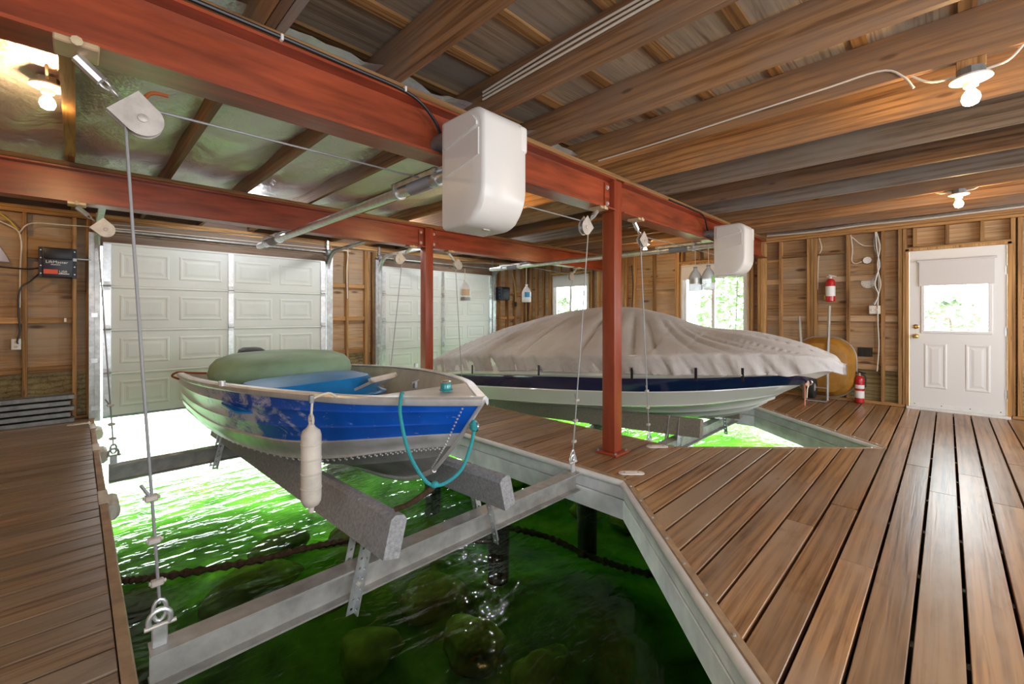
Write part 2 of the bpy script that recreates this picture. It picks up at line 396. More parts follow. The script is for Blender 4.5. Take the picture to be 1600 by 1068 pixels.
def split(a0, a1, b0, b1, y0, y1, jn):
    cuts = []; x = max(a0, b0) + jn
    while x < min(a1, b1) - .9: cuts.append(x); x += 3.05 + random.choice((0, .61, 1.22))
    xs0 = [a0] + cuts + [a1]; xs1 = [b0] + cuts + [b1]
    for i in range(len(xs0) - 1):
        g = .002
        plank(xs0[i] + (g if i else 0), xs0[i + 1] - (g if i < len(xs0) - 2 else 0), xs1[i] + (g if i else 0), xs1[i + 1] - (g if i < len(xs0) - 2 else 0), y0, y1)
k = k0
while True:
    y0 = max(YR, -.053 + k * PITCH + random.uniform(.006, .009)); y1 = min(YA + .08, -.053 + (k + 1) * PITCH - random.uniform(.005, .007)); k += 1
    if y1 <= YR + .03: continue
    if y0 > YA: break
    e0 = []; e1 = []
    for S in (S1, S2):
        b = edges_at(S, y1)
        if b is None or b[1] - b[0] < 2.2 * RIM: continue
        a = edges_at(S, y0) or (S['tip'][0], S['tip'][0])
        m0 = RIM if y0 > S['yl'] else RIM * 1.3
        e0 += [a[0] - m0, a[1] + m0]; e1 += [b[0] - m0, b[1] + m0]
    A = [XL - .05] + e0 + [XB + .09]; B = [XL - .05] + e1 + [XB + .09]
    for i in range(0, len(A), 2):
        split(A[i], A[i + 1], B[i], B[i + 1], y0, y1, random.choice((1.1, 1.7, 2.3, 2.9)))
# deck frame below the planks (dark beams seen through the gaps)
for x in np.arange(-1.4, 7.8, .61):
    if .0 < x < 3.0 or 3.8 < x < 6.6:
        mk('deck_joist', box(x - .02, x + .02, YR, .3, -.24, -.04), 'crib_log', floor)
    else: mk('deck_joist', box(x - .02, x + .02, YR, YA, -.24, -.04), 'crib_log', floor)
mk('gap_light_block', box(XL - .05, XB + .09, YR, .25, -.30, -.245), 'crib_log', floor)  # added unseen sheets keeping light from below out of the plank gaps
for nm_, poly in (('a', [(1.58, .25), (2.90, 1.62), (2.90, 1.76), (3.89, 1.80), (5.18, .47), (5.18, .25)]), ('b', [(5.36, .25), (5.36, .49), (6.54, 1.88), (7.8, 1.88), (7.8, .25)]),
                  ('c', [(XL, .25), (XL, 7.2), (.10, 7.2), (.10, 1.69), (1.42, .34), (1.42, .25)]), ('d', [(2.90, 1.77), (3.89, 1.81), (3.89, 7.2), (2.90, 7.2)]), ('e', [(6.54, 1.89), (7.8, 1.89), (7.8, 7.2), (6.54, 7.2)])):
    mk('gap_light_block', prism(poly, 'z', -.285, -.245), 'crib_log', floor)
def prof_along(name, p, q, prof, mat, smooth=False, mitre0=0, mitre1=0):
    """sweep a profile (offset towards the deck, z) along p->q; deck lies to the left of p->q"""
    p, q = Vector((*p, 0)), Vector((*q, 0)); t = (q - p).normalized(); n = Vector((-t.y, t.x, 0))
    l0 = [p + n * a + t * (a * mitre0) + Vector((0, 0, z)) for a, z in prof]
    l1 = [q + n * a - t * (a * mitre1) + Vector((0, 0, z)) for a, z in prof]
    return mk(name, loops([l0, l1]), mat, floor, smooth)
def slip_edges(S):
    pts = [(S['l'], YA + .02), (S['l'], S['yl']), S['tip'], (S['r'], S['yr']), (S['r'], YA + .02)]
    for i in range(4):
        p, q = pts[i], pts[i + 1]; p, q = q, p    # deck on the left when walking back
        diag = i in (1, 2)
        m = .41
        a = m if i in (0, 1) else (m if i == 3 else -1)
        prof_along('rim_board', p, q, [(0, -.04), (RIM - .004, -.04), (RIM - .004, .001), (.006, .002), (0, -.004)], 'rim_wood')
        if diag or i == 3:
            nose = [(.0, -.004)] + [(-.032 * math.sin(R(a)), -.030 + .026 * math.cos(R(a))) for a in range(10, 181, 17)] + [(0, -.058)]
            prof_along('rounded_nosing', p, q, nose, 'white_vinyl', True)
        prof_along('fascia_board', p, q, [(-.001, -.142), (.038, -.142), (.038, -.042), (.0, -.042), (-.001, -.05)], 'painted_board')
        prof_along('fascia_board', p, q, [(-.006, -.292), (.034, -.292), (.034, -.150), (-.002, -.150), (-.006, -.155)], 'painted_board')
        L_ = (Vector(q) - Vector(p)).length; d = (Vector(q) - Vector(p)).normalized(); n = Vector((-d.y, d.x))
        if diag:
            V = []
            for s in np.arange(.12, L_, .24):
                c = Vector(p) + d * s + n * .018
                V.append(lathe([(.009, .0), (.008, .005), (.003, .007)], (c.x, c.y, .0005), 'z', 8))
            mk('screw_heads', join(*V), 'zinc', floor, True)['kind'] = 'stuff'
slip_edges(S1); slip_edges(S2)

# ---- ceiling: joists, straps, subfloor, foil
ceil = empty('ceiling', (3, 2, 2.7), kind='structure')
mk('roof_slab', box(XL - .2, XB + .3, YR - .2, YA + .3, 2.718, 2.75), 'subfloor', ceil)
for i, x in enumerate(np.arange(XL - .1, XB + .1, 1.22)):
    for j, y in enumerate(np.arange(YR - .1, YA + .1, 2.44)):
        off = 0 if i % 2 else -1.22
        y0, y1 = max(YR - .15, y + off), min(YA + .25, y + off + 2.435)
        if y1 > y0 + .1: mk('plywood_sheet', box(x, min(x + 1.215, XB + .25), y0, y1, 2.697, 2.714), 'subfloor', ceil)
y = YR + .1
while y < YA:
    mk('strap', box(XL - .1, XB + .1, y, y + .065, 2.677, 2.695), 'strap_x', ceil); y += .40
JX = [1.19 + .61 * k for k in range(-5, 12) if XL < 1.19 + .61 * k < XB - .05]
for i, x in enumerate(JX):
    mt = 'joist_y'
    if any(abs(x - g) < .1 for g in (4.24, 5.46)): mt = 'joist_grey_y'
    if any(abs(x - g) < .1 for g in (3.02, 3.63, 6.07)): mt = 'joist_gold_y'  # lamplight put into the wood tone of the joists beside the bulbs
    mk('joist', cbox(x - .019, x + .019, YR - .1, YA + .12, JOIST_Z0, JOIST_Z1, .003), mt, ceil)
mk('joist', cbox(.58 + .022, .58 + .060, YR - .1, Y1 + .2, JOIST_Z0, JOIST_Z1, .003), 'joist_grey_y', ceil)
mk('joist', cbox(.58 - .060, .58 - .022, YR - .1, Y1 + .2, JOIST_Z0, JOIST_Z1, .003), 'joist_gold_y', ceil)
mk('joist', cbox(XB - .04, XB, YR - .1, YA + .12, JOIST_Z0, JOIST_Z1, .003), 'joist_y', ceil)
for yc in (Y1, Y2):
    mk('nailer_plate', cbox(XL, XB, yc - .085, yc + .085, BEAM_Z1 + .002, JOIST_Z0 - .002, .003), 'strap_x', ceil)
for i in range(len(JX) - 1):
    x0, x1 = JX[i] + .02, JX[i + 1] - .02
    if x1 > 3.3: continue
    ph = random.uniform(0, 6)
    for (ya, yb) in ((Y1 + .02, 3.56), (3.55, 5.31), (5.30, YA + .1)):
        nx, ny = 9, 24; rows = []
        for j in range(ny + 1):
            y = ya + (yb - ya) * j / ny
            rows.append([(x0 + (x1 - x0) * k / nx, y, 2.565 - .035 * math.sin(math.pi * k / nx) + .012 * math.sin(y * 5 + ph + k) + (.008 * math.sin(13 * y + 2 * k)) * (0 < k < nx)) for k in range(nx + 1)])
        mk('foil_insulation', grid(rows), 'foil', ceil, 'all')
# straps of light wood near the left lamp bay
mk('lamp_batten', box(-.06, -.005, 2.6, 4.6, 2.40, 2.44), 'stud_y', ceil)

# ---- boat-door wall (far side)
wa = empty('wall_back', (3.5, YA, 0), kind='structure')
def bz(parent, x0, x1, y0, y1, z0, z1, mat, name='stud', r=.003): return mk(name, cbox(x0, x1, y0, y1, z0, z1, r), mat, parent)
D1 = (.22, 2.86); D2 = (3.86, 6.52); SY0, SY1 = YA, YA + .09
for x in (-1.6, -1.0, -.41, -.02, .10, .14, 2.94, 2.985, 3.26, 3.60, 3.64, 3.74, 3.79, 6.58, 6.63, 6.85, 7.1, 7.35, 7.6, 7.72):
    bz(wa, x - .019, x + .019, SY0, SY1, .04, 2.36, 'stud_z')
for (x0, x1) in ((XL, D1[0] - .05), (D1[1] + .05, D2[0] - .05), (D2[1] + .05, XB + .05)):
    bz(wa, x0, x1, SY0, SY1, .002, .038, 'stud_x', 'sole_plate')
bz(wa, XL, XB + .05, SY0, SY1, 2.362, 2.40, 'stud_x', 'top_plate'); bz(wa, XL, XB + .05, SY0, SY1, 2.402, 2.44, 'stud_x', 'top_plate')
mk('rim_joist', box(XL - .1, XB + .1, YA + .10, YA + .14, 2.44, 2.68), 'header_x', wa)
for (x0, x1) in (D1, D2):
    bz(wa, x0 - .06, x1 + .06, YA - .012, YA + .08, 2.06, 2.20, 'header_x', 'header_board'); bz(wa, x0 - .06, x1 + .06, YA - .008, YA + .08, 2.205, 2.36, 'header_x', 'header_board')
for (a, b2) in ((-1.58, -1.02), (-.98, -.43), (-.39, -.04), (3.005, 3.24), (3.28, 3.58), (6.65, 6.83), (6.87, 7.08), (7.12, 7.33), (7.37, 7.58)):
    for zc in (.60, 1.16, 1.72):
        if zc > 1.5 and a < 1: continue
        bz(wa, a, b2, SY0 + .035, SY1, zc - .035, zc + .035, 'stud_x', 'blocking')
for (x0, x1) in ((XL - .1, .16), (2.93, 3.80), (6.57, XB + .1)):
    mk('sheathing_sheet', box(x0, x1, SY1 + .001, SY1 + .015, .555, 1.705), 'ply_x', wa)
    mk('sheathing_sheet', box(x0, x1, SY1 + .001, SY1 + .015, 1.705, 2.45), 'ply_x', wa)
    mk('sheathing_sheet', box(x0, x1, SY1 + .001, SY1 + .015, -.06, .555), 'greenboard', wa)
mk('sheathing_sheet', box(.16, 2.93, SY1 + .001, SY1 + .015, 2.07, 2.45), 'ply_x', wa)
mk('sheathing_sheet', box(3.80, 6.57, SY1 + .001, SY1 + .015, 2.07, 2.45), 'ply_x', wa)
for xj in (.165, 2.90, 3.825, 6.545): bz(wa, xj - .02, xj + .02, YA - .0, YA + .09, -.04, 2.07, 'header_x', 'jamb_board')
bz(wa, -.39, -.04, YA + .02, YA + .06, 1.86, 2.10, 'stud_x', 'backing_board')

# ---- window wall (right side)
wb = empty('wall_right', (XB, 2, 0), kind='structure')
W2 = (2.30, 3.42); W1 = (5.43, 6.44); WZ = (.85, 2.11); DR = (-.50, .353)
sy = [(-2.4, 0), (-1.8, 0), (-1.2, 0), (-.80, 0), (-.60, 0), (-.545, 0), (.40, 0), (.445, 0), (.62, 0), (1.0, 0), (1.385, 0), (1.428, 1), (1.471, 1), (1.84, 0), (2.06, 1), (2.10, 1), (2.145, 1), (2.25, 0), (3.47, 0), (3.51, 0), (3.95, 0), (4.36, 0), (4.55, 1), (4.60, 1), (4.78, 0), (5.2, 0), (5.37, 0), (6.50, 0), (6.54, 0), (6.74, 0), (6.95, 0), (7.15, 0)]
for y, dbl in sy: bz(wb, XB, XB + .09, y - .019, y + .019, .04, 2.36, 'stud_z')
for (a, b2) in ((YR, DR[0] - .04), (DR[1] + .04, YA)): bz(wb, XB, XB + .09, a, b2, .002, .038, 'stud_y', 'sole_plate')
bz(wb, XB, XB + .09, YR, YA + .1, 2.362, 2.40, 'stud_y', 'top_plate'); bz(wb, XB - .03, XB + .09, YR, YA + .1, 2.402, 2.44, 'stud_y', 'top_plate')
for (a, b2) in (DR, W2, W1):
    bz(wb, XB, XB + .09, a - .03, b2 + .03, (2.075 if a < 0 else 2.15), (2.112 if a < 0 else 2.19), 'stud_y', 'lintel')
    for y in np.arange(a + .2, b2, .3): bz(wb, XB, XB + .09, y - .019, y + .019, 2.195 if a > 0 else 2.115, 2.36, 'stud_z', 'cripple_stud')
for (a, b2) in (W2, W1):
    bz(wb, XB, XB + .09, a - .03, b2 + .03, WZ[0] - .05, WZ[0] - .01, 'stud_y', 'window_plate')
gaps = [(.66, .98), (1.02, 1.36), (1.49, 1.82), (1.86, 2.04), (3.53, 3.93), (3.97, 4.34), (4.80, 5.18), (6.56, 6.72), (6.76, 6.93), (6.97, 7.13), (.465, .60)]
for (a, b2) in gaps:
    for zc in (.50, 1.17, 1.74):
        if zc > 1.5 and (a > 4 or a < .6): continue
        bz(wb, XB + .045, XB + .09, a, b2, zc - .04, zc + .04, 'ply_y', 'blocking')
mk('ledger_strip', box(XB + .02, XB + .06, 1.02, 1.82, 2.10, 2.13), 'stud_y', wb)
mk('ledger_strip', box(XB + .02, XB + .06, 1.86, 2.2, 2.05, 2.08), 'stud_y', wb)
xs0, xs1 = XB + .091, XB + .106
for (a, b2, z0, z1) in ((YR - .1, DR[0] - .02, .525, 2.45), (DR[1] + .02, W2[0] - .02, .525, 1.304), (DR[1] + .02, W2[0] - .02, 1.304, 2.45), (W2[1] + .02, W1[0] - .02, .525, 1.304), (W2[1] + .02, W1[0] - .02, 1.304, 2.45), (W1[1] + .02, YA + .1, .525, 2.45),
                        (DR[0] - .02, DR[1] + .02, 2.10, 2.45), (W2[0] - .02, W2[1] + .02, 2.15, 2.45), (W1[0] - .02, W1[1] + .02, 2.15, 2.45), (W2[0] - .02, W2[1] + .02, .525, WZ[0] - .02), (W1[0] - .02, W1[1] + .02, .525, WZ[0] - .02)):
    mk('sheathing_sheet', box(xs0, xs1, a, b2, z0, z1), 'ply_y', wb)
mk('sheathing_sheet', box(xs0, xs1, DR[1] + .02, YA + .1, -.06, .525), 'greenboard', wb)
mk('sheathing_sheet', box(xs0, xs1, YR - .1, DR[0] - .02, -.06, .525), 'greenboard', wb)
mk('rim_joist', box(XB + .05, XB + .09, YR - .1, YA + .1, 2.44, 2.70), 'joist_y', wb)

# ---- walls behind and left of the photographer
wl = empty('wall_left', (XL, 2, 0), kind='structure')
mk('sheathing_sheet', box(XL - .12, XL - .10, YR - .1, YA + .15, -.06, 2.72), 'ply_y', wl)
for y in np.arange(YR + .2, YA, .61):
    if -2.1 < y < .8:
        bz(wl, XL - .09, XL, y - .019, y + .019, .04, .66, 'stud_z'); bz(wl, XL - .09, XL, y - .019, y + .019, 2.24, 2.44, 'stud_z')
    else: bz(wl, XL - .09, XL, y - .019, y + .019, .04, 2.44, 'stud_z')
wr_ = empty('wall_front', (3, YR, 0), kind='structure')
mk('sheathing_sheet', box(XL - .1, XB + .15, YR - .12, YR - .10, -.06, 2.72), 'ply_x', wr_)
for x in np.arange(XL + .2, XB, .61):
    lo = -.2 < x < 2.6 or 4.2 < x < 7.0
    if lo:
        bz(wr_, x - .019, x + .019, YR - .09, YR, .04, .66, 'stud_z'); bz(wr_, x - .019, x + .019, YR - .09, YR, 2.24, 2.44, 'stud_z')
    else: bz(wr_, x - .019, x + .019, YR - .09, YR, .04, 2.44, 'stud_z')

# ---- embossed panel (a ridge with a sunk middle), facing -Y or -X
def emboss(axis, a0, a1, z0, z1, face, s=1.0):
    def ring(i, d):
        pts = [(a0 + i, z0 + i), (a1 - i, z0 + i), (a1 - i, z1 - i), (a0 + i, z1 - i)]
        return [((p[0], face - d, p[1]) if axis == 'y' else (face - d, p[0], p[1])) for p in pts]
    ls = [ring(0, -.001), ring(.012 * s, .006), ring(.026 * s, .006), ring(.040 * s, .001), ring(.058 * s, .001), ring(.085 * s, .005)]
    return loops(ls, True, False, True)

# ---- boat doors
def garage_door(n, X, zb, with_water_panel=False):
    x0, x1 = X; d = empty('door_%d' % n, ((x0 + x1) / 2, YA, 0), kind='structure')
    ft, bk = YA - .055, YA - .02; H = (2.10 - zb) / 4
    for s in range(4):
        z0, z1 = zb + s * H, zb + (s + 1) * H
        sec = mk('door_section', cbox(x0, x1, ft, bk, z0, z1, .005, 2), 'garage_white', d)
        mk('section_backing', box(x0, x1, bk - .008, bk + .004, z0 - .01 if s else z0, z1), 'garage_white', sec)
        mk('section_rail', cbox(x0 + .04, x1 - .04, ft - .012, ft + .004, z1 - .028, z1 - .008, .004), 'garage_white', sec)
        pw = (x1 - x0 - .30) / 4
        for q in range(4):
            a = x0 + .10 + q * pw + (0.05 if q > 1 else 0)
            mk('raised_panel', emboss('y', a + .05, a + pw - .05, z0 + .10, z1 - .11, ft), 'garage_white', sec)
        for xs, w in ((x0, .075), ((x0 + x1) / 2 - .035, .07), (x1 - .075, .075)):
            mk('stile', cbox(xs, xs + w, ft - .016, ft + .003, z0 + .012, z1 - .012, .003), 'zinc', sec)
            if s < 3:
                hx = xs + w / 2
                mk('hinge', join(box(hx - .03, hx + .03, ft - .024, ft - .014, z1 - .05, z1 + .05), tube([(hx - .035, ft - .03, z1), (hx + .035, ft - .03, z1)], .011, 8)), 'galv', sec)
    mk('bottom_seal', cbox(x0, x1, ft - .004, bk + .004, zb - .025, zb + .006, .006), 'black_rubber' if n == 3 else 'galv_dark', d)
    if with_water_panel: mk('dark_water_panel', box(x0 + .06, x1 - .06, ft + .008, ft + .02, -.06, zb - .02), 'dark_water_panel', d)  # added panel, its dark speckle standing in for glittering water outside
    for sx in (-1, 1):
        tx = (x0 - .045) if sx < 0 else (x1 + .045)
        # C-track: vertical run, bend, run under the joists
        path = [(tx, YA - .06, -.04), (tx, YA - .06, 1.93)] + [(tx, YA - .06 - .32 * (1 - math.cos(R(a))), 1.93 + .32 * math.sin(R(a))) for a in range(8, 91, 8)] + [(tx, Y2 + .2, 2.27)]
        prof = [(-.022, -.025), (.022, -.025), (.022, .025), (.016, .025), (.016, -.019), (-.016, -.019), (-.016, .025), (-.022, .025)]
        ls = []
        for i, p in enumerate(path):
            p = Vector(p); t = (Vector(path[min(i + 1, len(path) - 1)]) - Vector(path[max(0, i - 1)])).normalized()
            u = Vector((1, 0, 0)); w = t.cross(u).normalized()
            ls.append([p + w * a + u * (-b2 * sx) for a, b2 in prof])
        mk('track', loops(ls), 'galv', d)
        mk('angle_bracket', join(box(tx - .03 + .045 * sx, tx + .03 + .045 * sx, YA - .07, YA - .001, .0, 2.20)), 'galv', d)
        for z in (.12, .68, 1.22): mk('track_clip', join(box(min(tx, tx + .055 * sx), max(tx, tx + .055 * sx), YA - .085, YA - .082, z - .025, z + .025), lathe([(.008, 0), (.008, -.008)], (tx + .03 * sx, YA - .085, z), 'y', 8)), 'zinc', d)
        for s in range(1, 4):
            mk('roller', tube([(tx, YA - .07, zb + s * H), (tx - .1 * sx, YA - .07, zb + s * H)], .006, 8), 'zinc', d)
        mk('cable_drum', lathe([(.045, 0), (.055, .004), (.05, .01), (.05, .05), (.055, .056), (.03, .06)], (tx - .03, YA - .06, 2.245), 'x', 18), 'galv_dark', d, True)
    mk('torsion_shaft', tube([(x0 - .12, YA - .06, 2.245), (x1 + .12, YA - .06, 2.245)], .0135, 10), 'galv', d, True)
    mk('track_hanger', join(box(x0 - .06, x0 - .03, YA - .06, YA - .03, 2.2, 2.44), box(x1 + .03, x1 + .06, YA - .06, YA - .03, 2.2, 2.44)), 'galv', d)
    return d
gd1 = garage_door(2, D1, .0); gd2 = garage_door(3, D2, .14, True)

# ---- entry door
ed = empty('door_1', (XB, -.07, 0), kind='structure')
y0, y1 = DR; fx, bx = XB + .012, XB + .055; ZT = 2.055
gy0, gy1, gz0, gz1 = y0 + .15, y1 - .145, 1.02, 1.86
for nm, q in (('bottom_panel', (y0, y1, .025, gz0 - .03)), ('top_rail', (y0, y1, gz1 + .03, ZT)), ('side_stile', (y0, gy0 - .03, gz0 - .03, gz1 + .03)), ('side_stile', (gy1 + .03, y1, gz0 - .03, gz1 + .03))):
    mk(nm, box(fx, bx, *q), 'door_white', ed)
for (a, b2, c, d2) in ((gy0 - .035, gy1 + .035, gz0 - .035, gz0), (gy0 - .035, gy1 + .035, gz1, gz1 + .035), (gy0 - .035, gy0, gz0, gz1), (gy1, gy1 + .035, gz0, gz1)):
    mk('glazing_bead', cbox(fx - .012, bx + .01, a, b2, c, d2, .005), 'door_white', ed)
mk('pane', box(fx + .018, fx + .022, gy0, gy1, gz0, gz1), 'glass', ed)
for (a, b2) in ((y0 + .13, y0 + .345), (y0 + .50, y0 + .715)):
    mk('raised_panel', emboss('x', a, b2, .28, .86, fx, .9), 'door_white', ed)
mk('kick_strip', box(fx - .006, fx, y0 + .01, y1 - .01, .03, .08), 'white_vinyl', ed)
mk('threshold', cbox(XB - .03, bx + .04, y0 - .03, y1 + .03, -.05, .024, .004), 'white_vinyl', ed)
mk('screw', join(*[lathe([(.006, 0), (.004, -.004)], (fx - .006, y, .066), 'x', 8) for y in np.linspace(y0 + .05, y1 - .05, 4)]), 'black_plastic', ed)
bl = mk('roller_blind', box(fx - .022, fx - .018, gy0 - .05, gy1 + .05, 1.60, 1.905), 'blind', ed)
mk('blind_tube', tube([(fx - .028, gy0 - .07, 1.915), (fx - .028, gy1 + .07, 1.915)], .014, 10), 'blind', bl, True)
mk('hem_bar', tube([(fx - .021, gy0 - .05, 1.602), (fx - .021, gy1 + .05, 1.602)], .007, 8), 'white_vinyl', bl, True)
for z, nm in ((1.07, 'deadbolt'), (.945, 'door_knob')):
    prof = [(.032, 0), (.032, -.006), (.014, -.012), (.012, -.03), (.026, -.038), (.030, -.052), (.022, -.066), (.006, -.07)] if nm == 'door_knob' else [(.03, 0), (.03, -.01), (.022, -.016), (.008, -.03)]
    mk(nm, lathe([(r_, h) for r_, h in prof], (fx, y1 - .065, z), 'x', 18), 'brass', ed, True)
for z in (.28, 1.02, 1.75): mk('hinge', join(box(fx - .004, fx + .002, y0 - .03, y0 + .02, z - .05, z + .05), tube([(fx - .006, y0 - .004, z - .052), (fx - .006, y0 - .004, z + .052)], .007, 8)), 'zinc', ed)
for q in ((y0 - .035, y0 - .004, .024, ZT + .03), (y1 + .004, y1 + .035, .024, ZT + .03), (y0 - .035, y1 + .035, ZT + .004, ZT + .035)):
    mk('door_jamb', box(XB - .005, XB + .10, *q), 'stud_z', ed)

# ---- windows
def window(n, Y):
    a, b2 = Y; w = empty('window_%d' % n, (XB + .05, (a + b2) / 2, WZ[0]), kind='structure'); z0, z1 = WZ
    x0, x1 = XB + .012, XB + .08; t = .035
    for q in ((a, b2, z0, z0 + t), (a, b2, z1 - t, z1), (a, a + t, z0 + t, z1 - t), (b2 - t, b2, z0 + t, z1 - t)): mk('frame', cbox(x0, x1, *q, .004), 'white_vinyl', w)
    mid = (a + b2) / 2
    for (c, d2, dx) in ((a + t, mid + .025, 0), (mid - .025, b2 - t, .028)):
        s = mk('sash', join(box(x0 + .012 + dx, x0 + .036 + dx, c, d2, z0 + t, z0 + t + .045), box(x0 + .012 + dx, x0 + .036 + dx, c, d2, z1 - t - .045, z1 - t), box(x0 + .012 + dx, x0 + .036 + dx, c, c + .045, z0 + t, z1 - t), box(x0 + .012 + dx, x0 + .036 + dx, d2 - .045, d2, z0 + t, z1 - t)), 'white_vinyl', w)
        mk('pane', box(x0 + .022 + dx, x0 + .026 + dx, c + .045, d2 - .045, z0 + t + .045, z1 - t - .045), 'glass', s)
    bl = mk('roller_blind', box(x0 - .012, x0 - .008, a + .02, b2 - .02, z1 - .26, z1 - .01), 'blind', w)
    mk('blind_tube', tube([(x0 - .012, a + .01, z1 - .012), (x0 - .012, b2 - .01, z1 - .012)], .016, 10), 'blind', bl, True)
    for q in ((a - .02, a, z0 - .01, z1 + .03), (b2, b2 + .02, z0 - .01, z1 + .03), (a - .02, b2 + .02, z1 + .004, z1 + .035)): mk('casing', box(XB - .008, XB + .09, *q), 'stud_z', w)
    return w
window(1, W1); window(2, W2)

# ------------------------------------------------------------------ steel frame
def ibeam_profile(w, h, tf, tw, zb):
    return [(-w / 2, zb), (w / 2, zb), (w / 2, zb + tf), (tw / 2, zb + tf), (tw / 2, zb + h - tf), (w / 2, zb + h - tf), (w / 2, zb + h), (-w / 2, zb + h), (-w / 2, zb + h - tf), (-tw / 2, zb + h - tf), (-tw / 2, zb + tf), (-w / 2, zb + tf)]
def bolt(x, y, z, axis, s, r=.014): return lathe([(r * 1.5, 0), (r * 1.5, .003 * s), (r, .003 * s), (r, .013 * s), (r * .5, .014 * s)], (x, y, z), axis, 6)
XP = 3.37
def steel_beam(yc, x0, x1, end, label):
    e = empty('steel_beam', ((x0 + x1) / 2, yc, BEAM_Z0), label, 'beam', 'red steel beams')
    pr = [(yc + a, z) for a, z in ibeam_profile(.165, BEAM_Z1 - BEAM_Z0, .014, .009, BEAM_Z0)]
    mk('web_and_flanges', prism(pr, 'x', x0, x1), 'red_steel', e)
    s = 1 if end > 0 else -1; xe = x1 if end > 0 else x0
    ca = mk('clip_angle', box(min(xe - s * .075, xe), max(xe - s * .075, xe), yc - .016, yc - .005, BEAM_Z0 + .03, BEAM_Z1 - .03), 'red_steel', e)
    for z in (BEAM_Z0 + .065, BEAM_Z1 - .07): mk('bolt', bolt(xe - s * .04, yc - .016, z, 'y', -1), 'block_grey', ca, True)
    return e
steel_beam(Y1, XL, XP - .064, 1, 'nearest red steel beam running above the blue boat from the upper left')
steel_beam(Y1, XP + .064, XB + .03, -1, 'red steel beam right of the near post, passing behind the small white winch cover')
steel_beam(Y2, XL, XP - .064, 1, 'red steel beam in front of the left white boat door, behind the galvanized tube')
steel_beam(Y2, XP + .064, XB + .03, -1, 'farther red steel beam right of the rear post, above the second boat door')
def steel_post(yc, label):
    e = empty('steel_post', (XP, yc, 0), label, 'post', 'red steel posts')
    mk('column', cbox(XP - .063, XP + .063, yc - .063, yc + .063, .018, BEAM_Z1, .008, 2), 'red_post', e, True)
    bp_ = mk('base_plate', cbox(XP - .11, XP + .11, yc - .11, yc + .11, .0, .018, .003), 'red_post', e)
    for a in (-1, 1):
        for b2 in (-1, 1): mk('anchor_bolt', bolt(XP + a * .088, yc + b2 * .088, .018, 'z', 1, .01), 'galv_dark', bp_)
steel_post(Y1, 'near red steel post standing on the walkway between the boats')
steel_post(Y2, 'rear red steel post left of the covered boat')

# black feed cable along the near beam
o = mk('power_cable', curve([(-1.5, Y1 - .09, 2.405), (.2, Y1 - .095, 2.41), (.9, Y1 - .095, 2.405), (1.25, Y1 - .09, 2.395), (1.42, Y1 - .06, 2.33), (1.48, Y1 - .06, 2.24)], .009, 40), 'black_plastic', None, True)
tag(o, 'black power cable clipped along the top of the nearest red beam', 'cable')
for x in (.05, .62, 1.22): mk('cable_clip', cbox(x - .006, x + .006, Y1 - .108, Y1 - .083, 2.392, 2.42, .003), 'white_plastic', o)
o = mk('power_cable', curve([(4.3, Y1 - .09, 2.405), (4.9, Y1 - .095, 2.40), (5.2, Y1 - .09, 2.38), (5.42, Y1 - .05, 2.25)], .008, 24), 'black_plastic', None, True)
tag(o, 'black power cable bending down to the small white winch cover', 'cable')

